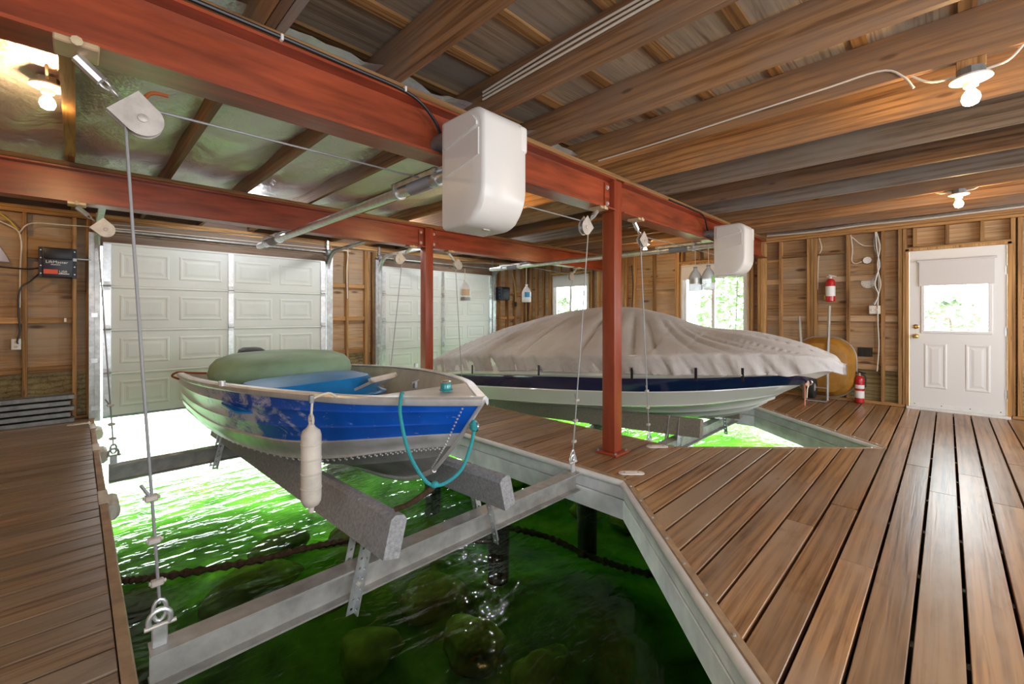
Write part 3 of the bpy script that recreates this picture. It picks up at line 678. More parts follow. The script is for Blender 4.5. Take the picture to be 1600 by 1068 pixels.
# ------------------------------------------------------------------ winches
def winch(xt, xc, label):
    e = empty('lift_winch', (xt, 3.7, 2.07), label, 'winch', 'boat lift winches')
    zt = 2.068
    mk('drive_tube', tube([(xt, 1.95, zt), (xt, 5.98, zt)], .036, 18), 'zinc', e, True)
    mk('tube_end', tube([(xt, 5.98, zt), (xt, 6.02, zt)], .030, 14), 'zinc', e, True)
    # cover: side profile swept across, rounded front top and belly
    y0, y1, z0, z1 = 1.63, 1.975, 1.69, 2.288
    prof = [(y1, z0), (y1, z1)]
    prof += [(y0 + .09 - .09 * math.sin(R(a)), z1 - .09 + .09 * math.cos(R(a))) for a in range(0, 91, 15)]
    prof += [(y0 + .17 - .17 * math.cos(R(a)), z0 + .20 - .20 * math.sin(R(a))) for a in range(0, 91, 10)]
    pc = Vector((sum(p[0] for p in prof) / len(prof), sum(p[1] for p in prof) / len(prof)))
    ls = []; xw = .32
    for x, ins in ((0, .022), (.006, .008), (.018, 0), (xw * .5, 0), (xw - .02, 0), (xw - .006, .010), (xw, .026)):
        ls.append([(xc + x, (p[0] - ins * (1 if p[0] < y1 - .001 else 0) * (-1 if p[0] < pc.x else .0)), p[1] + ins * (1 if p[1] < pc.y else -1)) for p in prof])
    cv = mk('winch_cover', loops(ls), 'white_plastic', e, True)
    for poly, d_ in (([(y1 - .03, 2.125), (y0 + .045, 2.18), (y0 + .045, 2.20), (y0 + .075, 2.235), (y0 + .12, 2.262), (y1 - .03, 2.262)], .012), ([(y1 - .03, 1.975), (y0 + .035, 2.03), (y0 + .035, 2.165), (y1 - .03, 2.11)], .007)):   # stepped end panel
        mk('moulded_step', prism(poly, 'x', xc - d_, xc + .01), 'white_plastic', cv)
    mk('moulded_band', cbox(xc + xw - .06, xc + xw + .006, y0 - .002, y1 - .06, 2.10, 2.25, .02, 3), 'white_plastic', cv, True)
    mk('cover_latch', cbox(xc + .14, xc + .19, y0 + .16, y0 + .18, z0 - .004, z0 + .01, .003), 'block_grey', cv)
    mk('gear_motor', lathe([(.05, 0), (.055, .02), (.055, .16), (.045, .19), (.045, .26)], (xc + .06, 1.93, 2.205), 'y', 18), 'galv_dark', e, True)
    # hanger channels with bearings
    for (ya, yb) in ((Y1 + .10, Y1 + .62), (Y2 + .20, Y2 + .72)):
        br = mk('hanger_channel', join(box(xt - .045, xt + .045, ya, yb, zt + .052, zt + .058), box(xt - .045, xt - .040, ya, yb, zt + .022, zt + .058), box(xt + .040, xt + .045, ya, yb, zt + .022, zt + .058)), 'galv', e)
        for y in (ya + .03, yb - .03):
            mk('bearing', lathe([(.037, -.018), (.048, -.018), (.048, .018), (.037, .018)], (xt, y, zt), 'y', 18), 'zinc', br, True)
            mk('bearing_bracket', box(xt - .05, xt + .05, y - .004, y + .004, zt - .01, zt + .06), 'galv', br)
        V = [lathe([(.037, -.006), (.045, 0), (.037, .006)], (xt, y, zt), 'y', 14) for y in np.arange(ya + .10, yb - .18, .013)]
        mk('cable_winding', join(*V), 'steel_cable', br, True)['kind'] = 'stuff'
    for yb_, dy in ((Y1 + .04, .10), (Y2 + .04, .20)): mk('beam_strap', box(xt - .03, xt + .03, yb_, yb_ + dy, zt + .044, zt + .052), 'galv', e)
    return e
winch(1.59, 1.43, 'large white winch cover with galvanized drive tube above the blue boat')
winch(5.45, 5.40, 'smaller-looking white winch cover with galvanized tube above the covered boat')

# ------------------------------------------------------------------ pulley blocks and lift cables
def pulley(xb, yc, sgn, label, drop=.19):
    bx, bz_ = xb + sgn * .17, BEAM_Z0 - drop
    e = empty('pulley_block', (xb, yc, BEAM_Z0), label, 'pulley', 'lift pulley blocks')
    yf = yc - .035
    cp = mk('beam_clamp', cbox(xb - .055, xb + .055, yc - .10, yc + .02, BEAM_Z0 - .024, BEAM_Z0 - .001, .004), 'bronze_plate', e)
    mk('clamp_bolt', lathe([(.016, 0), (.016, -.008), (.006, -.011)], (xb, yc - .10, BEAM_Z0 - .012), 'y', 8), 'label_tan', cp, True)
    u = Vector((sgn * .17, 0, -drop + .03)).normalized()
    p0 = Vector((xb, yc - .02, BEAM_Z0 - .03)); p1 = p0 + u * .085
    mk('hanger_arm', tube([p0, p1], .02, 8), 'zinc', e, True)
    V = []
    for q in range(2):
        c = p1 + u * (.012 + q * .03); pts = []
        for a in range(0, 361, 30):
            s, t = .019 * math.cos(R(a)), .011 * math.sin(R(a))
            pts.append(c + u * s + (Vector((0, 1, 0)) if q else Vector((u.z, 0, -u.x))) * t)
        V.append(tube(pts, .0045, 6))
    mk('shackle', join(*V), 'zinc', e, True)
    c = Vector((bx, yc - .02, bz_)); v = Vector((-u.z, 0, u.x))
    prof = [(-.075, -.062), (-.075, .062)] + [(.062 * math.sin(R(a)), .062 * math.cos(R(a))) for a in range(-10, 191, 15)]
    for s in (-1, 1):
        pl = [c + u * a + v * b2 for a, b2 in prof]
        ch = mk('cheek_plate', loops([[p + Vector((0, s * .018 - .003, 0)) for p in pl], [p + Vector((0, s * .018 + .003, 0)) for p in pl]]), 'block_grey', e)
        if s < 0: mk('axle_bolt', lathe([(.015, 0), (.015, -.007), (.01, -.009)], (c.x, c.y - .021, c.z), 'y', 10), 'block_grey', ch, True)
    mk('sheave', lathe([(.052, -.013), (.044, 0), (.052, .013), (.01, .013)], tuple(c), 'y', 20), 'galv_dark', e, True)
    return c
def lift_cable(c, xl, yl, zl, xt, label, sgn, clamps=(.16, .36, .50)):
    """from the cradle lug up to the sheave c, round it and across to the winch tube"""
    top = Vector((c.x + sgn * -.0, c.y, c.z))
    e = empty('lift_cable', (xl, yl, zl), label, 'cable', 'steel lift cables')
    lo = Vector((xl, yl, zl + .05)); up = Vector((c.x - sgn * .046, c.y, c.z - .03))
    sh = [Vector((c.x - sgn * .046 * math.cos(R(a)), c.y, c.z + .046 * math.sin(R(a)))) for a in range(0, 91, 18)]
    far = Vector((xt - sgn * .04, yl + .30 if yl < 3 else yl + .33, 2.10))
    mk('wire_rope', tube([lo + Vector((0, 0, .06)), lo.lerp(up, .5), up] + sh + [far], .0052, 8), 'steel_cable', e, True)
    for h in clamps:
        p = lo.lerp(up, h * .55 if h < .9 else h)
        mk('rope_clamp', join(cbox(p.x - .02, p.x + .02, p.y - .014, p.y + .014, p.z - .011, p.z + .011, .004), tube([p + Vector((-.024, -.004, .004)), p + Vector((.026, .004, -.002))], .007, 6)), 'block_grey', e)
    p = lo.lerp(up, clamps[-1] * .55)
    mk('loose_end', curve([p, p + Vector((-.012, 0, .02)), p + Vector((-.03, -.004, .055))], .006, 6, 6), 'steel_cable', e, True)
    pts = [lo + Vector((.0 + .02 * math.sin(R(a)), 0, .035 - .04 * math.cos(R(a)))) for a in range(0, 361, 30)]
    mk('thimble_eye', tube(pts, .007, 8), 'zinc', e, True)
    pts = [lo + Vector((.033 * math.cos(R(a)), 0, .0 + .036 * math.sin(R(a)))) for a in range(-35, 216, 20)]
    sk = mk('shackle', tube(pts, .0095, 8), 'zinc', e, True)
    mk('shackle_pin', tube([lo + Vector((-.045, 0, -.022)), lo + Vector((.05, 0, -.022))], .008, 8), 'block_grey', sk, True)
def cradle(xa, xb, zn, zf, bx0, bx1, ztop_n, ztop_f, carpet, label, lean, wid):
    """two galvanized cross beams carrying two carpeted bunks"""
    e = empty('lift_cradle', ((xa + xb) / 2, 3.5, zn - .14), label, 'boat lift', 'lift cradles')
    for yc, zt in ((Y1 - .02, zn), (Y2, zf)):
        pr = [(yc + a, z) for a, z in ibeam_profile(.10, .14, .010, .008, zt - .14)]
        cb = mk('cross_beam', prism(pr, 'x', xa, xb), 'galv_beam', e)
        for x in (xa + .03, xb - .03): mk('lifting_lug', cbox(x - .024, x + .024, yc - .006, yc + .006, zt - .002, zt + .085, .004), 'zinc', cb)
    y0, y1 = Y1 - .30, Y2 + .42
    def zat(y): return ztop_n + (ztop_f - ztop_n) * (y - y0) / (y1 - y0)
    for bx, s in ((bx0, -1), (bx1, 1)):
        ang = R(lean) * s; ca, sa = math.cos(ang), math.sin(ang)
        prof = [(p[0], p[1]) for p in [(-wid / 2, -.195), (wid / 2, -.195), (wid / 2, -.02), (wid / 2 - .02, 0), (-wid / 2 + .02, 0), (-wid / 2, -.02)]]
        pr = [(a * ca - b2 * sa, a * sa + b2 * ca) for a, b2 in prof]
        bk = mk('carpet_bunk', loops([[(bx + a, y, zat(y) + b2) for a, b2 in pr] for y in (y0, y1)]), carpet, e)
        for yc, zt in ((Y1 - .02, zn), (Y2, zf)):
            for fb in (-1, 1):
                side = s
                # punched angle iron: leg faces with real holes
                xx = bx + side * (wid / 2 + .012) - math.sin(ang) * (-.1); yy = yc + fb * .056
                zb, ztp = zt - .20, zat(yc) + .0; nh = max(3, int((ztp - zb) / .044)); V, F = [], []
                def leg(org, du, w=.042):
                    # strip of cells, each with a square-ish octagon hole
                    dz = (ztp - zb) / nh
                    for i in range(nh):
                        cz = zb + (i + .5) * dz; base = len(V)
                        outer = [(0, -dz / 2), (w, -dz / 2), (w, dz / 2), (0, dz / 2)]
                        hole = [(w / 2 + .0085 * math.cos(R(45 + 90 * k)), .0085 * math.sin(R(45 + 90 * k))) for k in (2, 3, 0, 1)]
                        for a, b2 in outer + hole:
                            q = Vector(org) + Vector(du) * a; hgt = cz + b2
                            V.append((q.x + (hgt - zb - .17) * -.24 * s, q.y, hgt))
                        for k in range(4): F.append((base + k, base + (k + 1) % 4, base + 4 + (k + 1) % 4, base + 4 + k))
                leg((xx, yy, 0), (side, 0, 0)); leg((xx, yy, 0), (0, fb, 0))
                ai = mk('angle_iron', (V, F), 'zinc', e)
                so = ai.modifiers.new('thickness', 'SOLIDIFY'); so.thickness = .004
                mk('bracket_bolt', lathe([(.012, 0), (.012, -.009), (.005, -.01)], (xx + side * .02, yy + fb * .002, zt - .07), 'y', 6), 'block_grey', ai)
    return e
cradle(.19, 2.80, -.02, -.05, 1.07, 1.75, .285, .15, 'carpet_grey', 'galvanized lift cradle with grey carpeted bunks under the blue boat', 14, .085)
cradle(3.98, 6.45, -.11, -.36, 4.62, 5.80, .135, -.10, 'carpet_brown', 'galvanized lift cradle with brown carpeted bunks under the covered boat', 8, .085)
lab = {(0, 0): ('pulley block on the nearest beam at the upper left', 'thick near lift cable at the left hanging in front of the left boat door'),
       (0, 1): ('pulley block hanging just left of the near red post', 'lift cable hanging just left of the near red post'),
       (0, 2): ('pulley block hanging just right of the near red post', 'lift cable hanging just right of the near red post'),
       (0, 3): ('pulley block on the near beam hidden behind the small winch cover', 'lift cable crossing the right window below the small winch cover'),
       (1, 0): ('pulley block above the upper left corner of the left boat door', 'thin far lift cable along the left edge of the left boat door'),
       (1, 1): ('pulley block just left of the rear red post', 'thin lift cable left of the rear red post before the second door'),
       (1, 2): ('pulley block just right of the rear red post', 'thin lift cable right of the rear red post passing the clear jug'),
       (1, 3): ('pulley block on the far beam in front of the left window', 'thin lift cable in front of the left window')}
for r_, yc in enumerate((Y1, Y2)):
    for i, (xb, sg, xt) in enumerate(((.0, 1, 1.59), (3.10, -1, 1.59), (3.72, 1, 5.45), (6.72, -1, 5.45))):
        c = pulley(xb, yc, sg, lab[(r_, i)][0])
        xl = (.22, 2.77, 4.01, 6.42)[i]; zl = ((-.02, -.02, -.11, -.11), (-.05, -.05, -.36, -.36))[r_][i] + .05
        lift_cable(c, xl, yc - (.02 if r_ == 0 else 0), zl, xt, lab[(r_, i)][1], sg, (.14, .30, .46) if r_ == 0 else (.12, .24, .40))

tag(mk('bent_hook', curve([(.17, Y1 - .02, 1.985), (.178, Y1 - .02, 2.02), (.20, Y1 - .02, 2.045), (.245, Y1 - .02, 2.05)], .007, 12), 'rust_rag', None, True), 'rust orange bent hook on top of the upper left pulley block', 'hook')

# ------------------------------------------------------------------ boats
def guide_rows(S, C, K, cx, ts_side, ts_bot, n, flare=.0):
    S, C, K = (crom(q, n) for q in (S, C, K))
    def row(t):
        out = []
        for s, c, k in zip(S, C, K):
            if t <= 1:
                p = s * (1 - t) + c * t; p = p.copy(); p[0] += flare * math.sin(math.pi * t) * min(1, s[0] * 2)
            else: p = c * (2 - t) + k * (t - 1)
            p = p.copy(); p[0] = max(0, p[0]); out.append(p)
        return out
    return row
def both(rows, cx, off=0):
    """mirror rows of (half width, y, z) into one surface per side"""
    vs = []
    for s in (-1, 1): vs.append(grid([[(cx + s * (p[0] + off), p[1], p[2]) for p in r_] for r_ in rows]))
    return join(*vs)
# --- blue aluminium boat
BX = 1.38
S = [(0, 1.57, .815), (.19, 1.855, .802), (.385, 2.17, .793), (.535, 2.6, .782), (.635, 3.06, .765), (.705, 3.77, .728), (.69, 4.7, .668), (.60, 5.85, .59)]
C = [(0, 1.80, .55), (.09, 2.0, .51), (.20, 2.22, .46), (.33, 2.55, .385), (.44, 3.0, .32), (.53, 3.8, .26), (.55, 4.7, .22), (.53, 5.85, .20)]
K = [(0, 1.98, .38), (0, 2.15, .30), (0, 2.35, .24), (0, 2.65, .195), (0, 3.1, .165), (0, 3.9, .14), (0, 4.8, .12), (0, 5.85, .10)]
b1 = empty('fishing_boat', (BX, 3.7, .1), 'blue aluminium fishing boat with worn paint hoisted over the left slip', 'boat')
row = guide_rows(S, C, K, BX, 0, 0, 56, .02)
def rib(t, o): return [p + np.array((o, 0, 0)) * min(1, p[0] * 6) for p in row(t)]
side = [row(0)]
for t in (.24, .5):
    side += [row(t - .025), rib(t, .008), row(t + .025)]
side += [row(.72)]
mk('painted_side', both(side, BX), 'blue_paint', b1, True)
band = [row(.72), rib(.74, .010), rib(.86, .012), rib(.88, .002), rib(.97, .004), rib(1.0, .014), row(1.04)]
mk('lower_band', both(band, BX), 'aluminium', b1, True)
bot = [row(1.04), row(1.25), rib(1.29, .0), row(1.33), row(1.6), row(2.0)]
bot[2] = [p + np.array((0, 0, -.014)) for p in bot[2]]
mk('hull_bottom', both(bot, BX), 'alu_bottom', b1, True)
mk('keel_strip', tube([(BX, p[1], p[2] - .006) for p in row(2.0)], .014, 8), 'aluminium', b1, True)
inner = [[p + np.array((-.014 if p[0] > .02 else 0, .01, 0)) for p in row(t)] for t in (0.01, .3, .6, .85)]
fl = [np.array((p[0], p[1], p[2])) for p in inner[-1]]
mk('inner_side', both(inner, BX), 'alu_inside', b1, True)
mk('boat_sole', grid([[(BX - q[0] + 2 * q[0] * k / 6, q[1], q[2] + .005) for k in range(7)] for q in fl]), 'boat_floor', b1, True)
# gunwale: boxed rail following the sheer
for s in (-1, 1):
    pts = [Vector((BX + s * p[0], p[1], p[2])) for p in row(0)]; ls = []
    for i, p in enumerate(pts):
        t = (pts[min(i + 1, len(pts) - 1)] - pts[max(i - 1, 0)]).normalized(); n_ = Vector((t.y, -t.x, 0)).normalized() * s
        ls.append([p + n_ * a + Vector((0, 0, b2)) for a, b2 in ((.016, -.028), (.022, -.020), (.022, .004), (.012, .014), (-.03, .014), (-.034, .006), (-.026, .002), (.004, .0))])
    mk('gunwale_rail', loops(ls), 'aluminium', b1, True)
# stem strip with rivets
stem = [row(t)[0] for t in (0, .25, .5, .75, 1, 1.5, 2)]
sp_ = [Vector((BX, p[1] - .004, p[2])) for p in stem] + [Vector((BX, p[1], p[2] - .004)) for p in row(2)[1:14]]
mk('stem_strip', tube(sp_, .011, 8), 'aluminium', b1, True)
V = []
for s in (-1, 1):
    for k in range(26):
        t = .04 + k * .072
        q = row(min(t, 1.95))[2]; V.append(lathe([(.0055, -.004), (.005, .003), (.002, .005)], (BX + s * (q[0] + .001), q[1] - .002, q[2]), 'x', 6))
    for q in row(1.02)[3::1]:
        for d in (0, .5): V.append(lathe([(.005, -.003), (.0045, .004), (.002, .005)], (BX + s * (q[0] + .006), q[1] + .04 * d, q[2] - .012), 'x', 6))
mk('rivets', join(*V), 'aluminium', b1)['kind'] = 'stuff'
# transom
s_, c_, k_ = row(0)[-1], row(1)[-1], row(2)[-1]
tp = [(BX - s_[0], s_[2] - .01), (BX + s_[0], s_[2] - .01), (BX + c_[0], c_[2]), (BX, k_[2]), (BX - c_[0], c_[2])]
mk('transom', prism(tp, 'y', 5.83, 5.855), 'aluminium', b1)
# bow plate, benches, tilted seat frame, bow light
bp_rows = []
for p in row(0)[:15]:
    bp_rows.append([(BX - p[0] + .02 + (2 * p[0] - .04) * k / 4, p[1] + .01, p[2] + .006) for k in range(5)])
mk('bow_plate', grid(bp_rows), 'alu_inside', b1, True)
mk('bow_cleat', join(tube([(BX - .03, 2.16, .83), (BX + .03, 2.18, .84)], .006, 6), box(BX - .008, BX + .008, 2.16, 2.18, .80, .837)), 'galv_dark', b1)
for yb, zb, hw in ((2.85, .60, .50), (3.75, .55, .60), (5.15, .46, .58)):
    mk('bench_seat', cbox(BX - hw, BX + hw, yb - .13, yb + .13, zb, zb + .03, .008), 'boat_floor' if yb < 3 else 'alu_inside', b1)
    mk('bench_front', box(BX - hw * .66, BX + hw * .66, yb - .11, yb - .10, zb - .17, zb), 'alu_inside', b1)
fm = Matrix.Translation((BX + .28, 3.05, .74)) @ Matrix.Rotation(R(28), 4, 'Z') @ Matrix.Rotation(R(-24), 4, 'X')
mk('folding_seat_frame', join(*[xform(q, fm) for q in (box(-.17, .17, -.012, .012, -.02, .02), box(-.17, -.14, -.012, .2, -.02, .0), box(.14, .17, -.012, .2, -.02, .0), box(-.17, .17, .18, .2, -.02, .0))]), 'aluminium', b1)
nl = mk('bow_light', lathe([(.034, 0), (.036, .006), (.030, .01), (.030, .036), (.026, .042), (.01, .045)], (BX + .02, 1.90, .816), 'z', 18), 'nav_teal', b1, True)
mk('light_cap', lathe([(.031, 0), (.032, .008), (.015, .012)], (BX + .02, 1.90, .858), 'z', 16), 'chrome', nl, True)
mk('oarlock', join(lathe([(.02, 0), (.02, .03)], (BX - .72, 3.3, .765), 'z', 10), lathe([(.02, 0), (.02, .03)], (BX + .73, 3.3, .765), 'z', 10)), 'aluminium', b1)
mk('bow_eye', tube([(BX, 1.655 + .022 * math.cos(R(a)) - .02, .675 + .022 * math.sin(R(a))) for a in range(0, 361, 30)], .006, 6), 'chrome', b1, True)
# outboard head
ob = empty('outboard_motor', (1.50, 5.95, .3), 'black outboard motor cowl showing behind the green tube', 'motor')
ck = [[(1.50 + sx * w, 5.97 + sy * d_, z) for sx, sy in ((-1, -.6), (-.7, -1), (.7, -1), (1, -.6), (1, .6), (.7, 1), (-.7, 1), (-1, .6))] for w, d_, z in ((.10, .16, .60), (.125, .19, .64), (.13, .20, .74), (.115, .18, .80), (.08, .13, .825))]
mk('cowl', loops(ck), 'black_plastic', ob, True)
mk('cowl_band', loops([[(1.50 + (q[0] - 1.5) * 1.03, 5.97 + (q[1] - 5.97) * 1.03, z) for q in ck[2]] for z in (.735, .75)]), 'block_grey', ob)
mk('leg', loops([[(1.5 + sx * w, 5.99 + sy * d_, z) for sx, sy in ((-1, 0), (0, -1), (1, 0), (0, 1))] for w, d_, z in ((.05, .1, .60), (.04, .08, .3), (.03, .09, .0))]), 'black_plastic', ob)
mk('clamp_bracket', box(1.44, 1.56, 5.80, 5.90, .46, .62), 'galv_dark', ob)
# dark line over the stern corner
o = mk('stern_line', curve([(BX - .60, 5.84, .53), (BX - .66, 5.86, .57), (BX - .62, 5.80, .61), (BX - .52, 5.70, .605), (BX - .40, 5.60, .60)], .011, 18), 'rust_rag', None, True)
tag(o, 'dark red line hooked over the stern corner of the blue boat', 'rope')

# --- green towable tube and blue shell lying in the boat
def donut(cx, cy, z0, ro, h, name, mat, parent):
    ls = []; n = 96
    prof = [(.15, .0), (.55, -.02), (.86, .02), (.97, .18), (1.0, .42), (.975, .66), (.90, .84), (.74, .96), (.5, 1.0), (.25, .985), (.05, .98)]
    for r_, z in prof:
        l = []
        for k in range(n):
            a = 2 * math.pi * k / n
            ga = .012 * math.sin(a * 34 + .7 * math.sin(a * 5)) * max(0, 1 - abs(z - .25) * 2.6)
            l.append((cx + ro * (r_ + ga) * math.cos(a), cy + ro * (r_ + ga) * math.sin(a), z0 + h * z + .03 * (cy - 3) * 0))
        ls.append(l)
    return mk(name, loops(ls), mat, parent, 'all')
tb = empty('towable_tube', (1.36, 4.35, .60), 'big pale green round towable tube lying across the blue boat', 'inflatable')
donut(1.36, 4.35, .60, .585, .28, 'inflated_ring', 'tube_green', tb)
mk('tow_strap', box(1.58, 1.80, 3.80, 3.83, .62, .68), 'gel_navy', tb)
hb = empty('plastic_shell', (1.24, 3.42, .6), 'bright blue moulded plastic shell beside the green tube', 'sled')
def shell(sc, z): return [(1.24 + sc * x, 3.40 + sc * y, z + .02 * x) for x, y in [(a * .50, b2 * .34) for a, b2 in rrect(2, 2, .55, 5)]]
mk('shell_body', loops([shell(1.0, .60), shell(1.0, .615), shell(.95, .63), shell(.88, .70), shell(.80, .745), shell(.55, .755), shell(.1, .757)], True, True, True), 'tarp_blue', hb, True)
mk('shell_rim', loops([shell(1.06, .607), shell(1.06, .618), shell(.98, .62), shell(.98, .607)], True, False, False), 'tarp_blue', hb, True)

# --- fender
fx_, fy_ = .80, 2.17
fd = empty('boat_fender', (fx_, fy_, .29), 'white ribbed cylindrical fender hanging on the side of the blue boat', 'fender')
prof = [(.012, -.025), (.014, 0), (.034, .010), (.044, .030), (.046, .045), (.046, .15), (.046, .25), (.046, .345), (.040, .368), (.02, .385), (.012, .40), (.012, .415)]
mk('fender_body', lathe(prof, (fx_, fy_, .295), 'z', 22), 'old_vinyl', fd, True)
for z in (.095, .165, .235, .305): mk('fender_rib', lathe([(.0455, -.005), (.0485, -.002), (.0485, .002), (.0455, .005)], (fx_, fy_, .295 + z), 'z', 22), 'old_vinyl', fd, True)
mk('eyelet', tube([(fx_, fy_ + .022 * math.cos(R(a)), .715 + .024 * math.sin(R(a))) for a in range(0, 361, 30)], .007, 6), 'old_vinyl', fd, True)
mk('fender_line', curve([(fx_, fy_, .735), (fx_ + .005, fy_, .80), (fx_ + .02, fy_ + .01, .818), (fx_ + .10, fy_ + .04, .826), (fx_ + .16, fy_ + .06, .79)], .006, 16), 'pale_rope', fd, True)
mk('line_clip', cbox(fx_ - .01, fx_ + .012, fy_ - .008, fy_ + .008, .795, .835, .003), 'galv_dark', fd)

# --- teal painter line with dark strap
tr = empty('painter_line', (1.2, 1.7, .42), 'teal rope looping from the gunwale to the bow of the blue boat', 'rope')
mk('rope_loop', curve([(1.21, 2.02, .812), (1.155, 1.94, .826), (1.12, 1.89, .81), (1.10, 1.86, .74), (1.10, 1.80, .60), (1.12, 1.74, .50), (1.16, 1.70, .435), (1.22, 1.67, .43), (1.30, 1.645, .48), (1.35, 1.635, .58), (1.38, 1.64, .665)], .0088, 60), 'teal_rope', tr, True)
mk('knot', join(lathe([(.005, -.03), (.022, -.015), (.024, .01), (.008, .03)], (1.38, 1.64, .675), 'z', 10), lathe([(.005, -.02), (.016, -.01), (.016, .01), (.006, .02)], (1.18, 1.69, .430), 'x', 10)), 'teal_rope', tr, True)
mk('dark_strap', curve([(1.18, 1.69, .425), (1.14, 1.73, .38), (1.10, 1.79, .33), (1.07, 1.85, .30)], .014, 16), 'moss_chain', tr, True)

# --- covered runabout
CX = 5.2
S = [(0, .70, .72), (.22, .82, .82), (.50, 1.1, .85), (.82, 1.6, .84), (1.0, 2.3, .80), (1.06, 3.5, .73), (1.06, 4.8, .63), (1.02, 5.95, .50)]
C = [(0, 1.20, .42), (.12, 1.35, .37), (.30, 1.58, .32), (.56, 1.95, .26), (.80, 2.6, .19), (.93, 3.6, .10), (.95, 4.8, .0), (.95, 5.95, -.08)]
K = [(0, 1.42, .26), (0, 1.58, .15), (0, 1.85, .05), (0, 2.2, -.02), (0, 2.8, -.09), (0, 3.7, -.16), (0, 4.8, -.24), (0, 5.95, -.32)]
b2_ = empty('runabout_boat', (CX, 3.4, -.3), 'navy and white runabout hull under the grey cover on the right lift', 'boat')
row = guide_rows(S, C, K, CX, 0, 0, 70, .03)
mk('upper_hull', both([row(0), row(.2), row(.36), rib(.40, .02), row(.44)], CX), 'gel_white', b2_, True)
mk('navy_stripe', both([row(.44), rib(.46, .004), row(.58), row(.70)], CX), 'gel_navy', b2_, True)
mk('hull_bottom', both([row(.70), rib(.72, .014), row(.86), row(1.0), rib(1.02, .022), row(1.08), row(1.35), [p + np.array((.0, 0, -.02)) for p in row(1.38)], row(1.44), row(1.68), [p + np.array((.0, 0, -.018)) for p in row(1.71)], row(1.76), row(2.0)], CX), 'gel_white', b2_, True)
ss = row(0)[-1]; cc = row(1)[-1]; kk = row(2)[-1]
mk('transom', prism([(CX - ss[0], ss[2]), (CX + ss[0], ss[2]), (CX + cc[0], cc[2]), (CX, kk[2]), (CX - cc[0], cc[2])], 'y', 5.94, 5.96), 'gel_white', b2_)
mk('bow_eye', tube([(CX, .98 + .025 * math.cos(R(a)), .545 + .025 * math.sin(R(a))) for a in range(0, 361, 30)], .007, 6), 'chrome', b2_, True)
# cover
cv = empty('boat_cover', (CX, 3.4, .4), 'grey gathered cloth cover stretched over the runabout', 'boat cover')
Sd = crom(S, 230)
RZ = [(.60, .70), (.69, .73), (.85, .86), (1.11, .97), (1.47, 1.05), (1.9, 1.07), (2.10, 1.10), (2.4, 1.22), (2.9, 1.325), (3.42, 1.335), (4.0, 1.28), (4.5, 1.19), (5.36, 1.0), (5.9, .80), (6.1, .66)]
def ridge(y): return float(np.interp(y, [q[0] for q in RZ], [q[1] for q in RZ]))
Ysh = [p[1] for p in Sd]
def smooth_ridge(y): return sum(ridge(y + d) for d in (-.12, -.06, 0, .06, .12)) / 5
def hnoise(x, seed):
    i = math.floor(x); f = x - i; f = f * f * (3 - 2 * f)
    r1 = random.Random(i * 7919 + seed).random(); r2 = random.Random((i + 1) * 7919 + seed).random()
    return r1 + (r2 - r1) * f - .5
def crease(x, seed): return max(0.0, 1 - abs(hnoise(x, seed)) * 7) ** 1.3
rows = []; NA = 60
stations = [(p[0], p[1], p[2]) for p in Sd] + [(1.0, 6.02, .49)]
for si, (hw, y, zs) in enumerate(stations):
    hw_ = hw + .03; zr = max(smooth_ridge(y), zs + .01); l = []
    for k in range(NA + 1):
        a = k / NA * 2 - 1; s = 1 if a > 0 else -1; m_ = 1 - abs(a)      # m_: 0 at hem, 1 at ridge
        if m_ < .22:
            q = m_ / .22; z = zs - .20 * (1 - q) * min(1, .35 + hw * 1.4) + .0; x = hw_ - .02 * (1 - q)
            fold = -.045 * crease(y * 11 + s * 5 - q * 1.4, 77) * (1.1 - q * .75) + .075 * hnoise(y * 15 + s * 3 - q * 1.2, 5) * (1.1 - q * .6) + .022 * hnoise(y * 36 - q, 9) * (1 - q * .8)
            hem = .018 * hnoise(y * 5 + s, 21) * (1 - q)
        else:
            q = (m_ - .22) / .78; bulge = .10 * math.sin(math.pi * q) * (1 if zr - zs > .25 else .5)
            x = hw_ * (1 - q) ** .92; z = zs + (zr - zs) * (q ** .85) + bulge * (zr - zs) * .9
            cen = 3.2; fan = (y - cen) / (1.02 - .62 * q)
            fold = (.10 * hnoise(fan * 3.6 + s * 11, 33) + .06 * hnoise(fan * 8, 3) - .085 * crease(fan * 3.1 + s * 2, 51)) * math.sin(math.pi * min(1, q * .9 + .16)) * (1 if y > 2.2 else .45)
            hem = 0
        nx_ = s * (.8 if m_ < .22 else .45)
        l.append((CX + s * x + nx_ * fold * min(1, hw * 2 + .1), y - (.02 if si == 0 else 0), z + hem + (.55 * fold if m_ >= .22 else 0) * min(1, hw * 2)))
    rows.append(l)
last = rows[-1]; zc = np.mean([p[2] for p in last])
rows.append([(CX + (p[0] - CX) * .97, 6.07, p[2] * .92 - .01) for p in last]); rows.append([(CX + (p[0] - CX) * .9, 6.075, .32 + (p[2] - .32) * .35) for p in last])
mk('cover_cloth', grid(rows), 'cover_cloth', cv, 'all')
for px, q in ((4.95, .2), (3.62, .2), (1.75, .24), (1.38, .24), (2.35, .2)):
    i = int(np.argmin([abs(y - px) for y in Ysh])); hw, y, zs = Sd[i]
    for s in (-1,):
        mk('tie_strap', box(CX + s * (hw + .03) - .006, CX + s * (hw + .03) + .004, y - .012, y + .012, zs - .26, zs - .13), 'black_plastic', cv)
mk('hem_cord', tube([Vector(r_[0]) for r_ in rows[:230]], .008, 6), 'cover_cloth', cv, True)
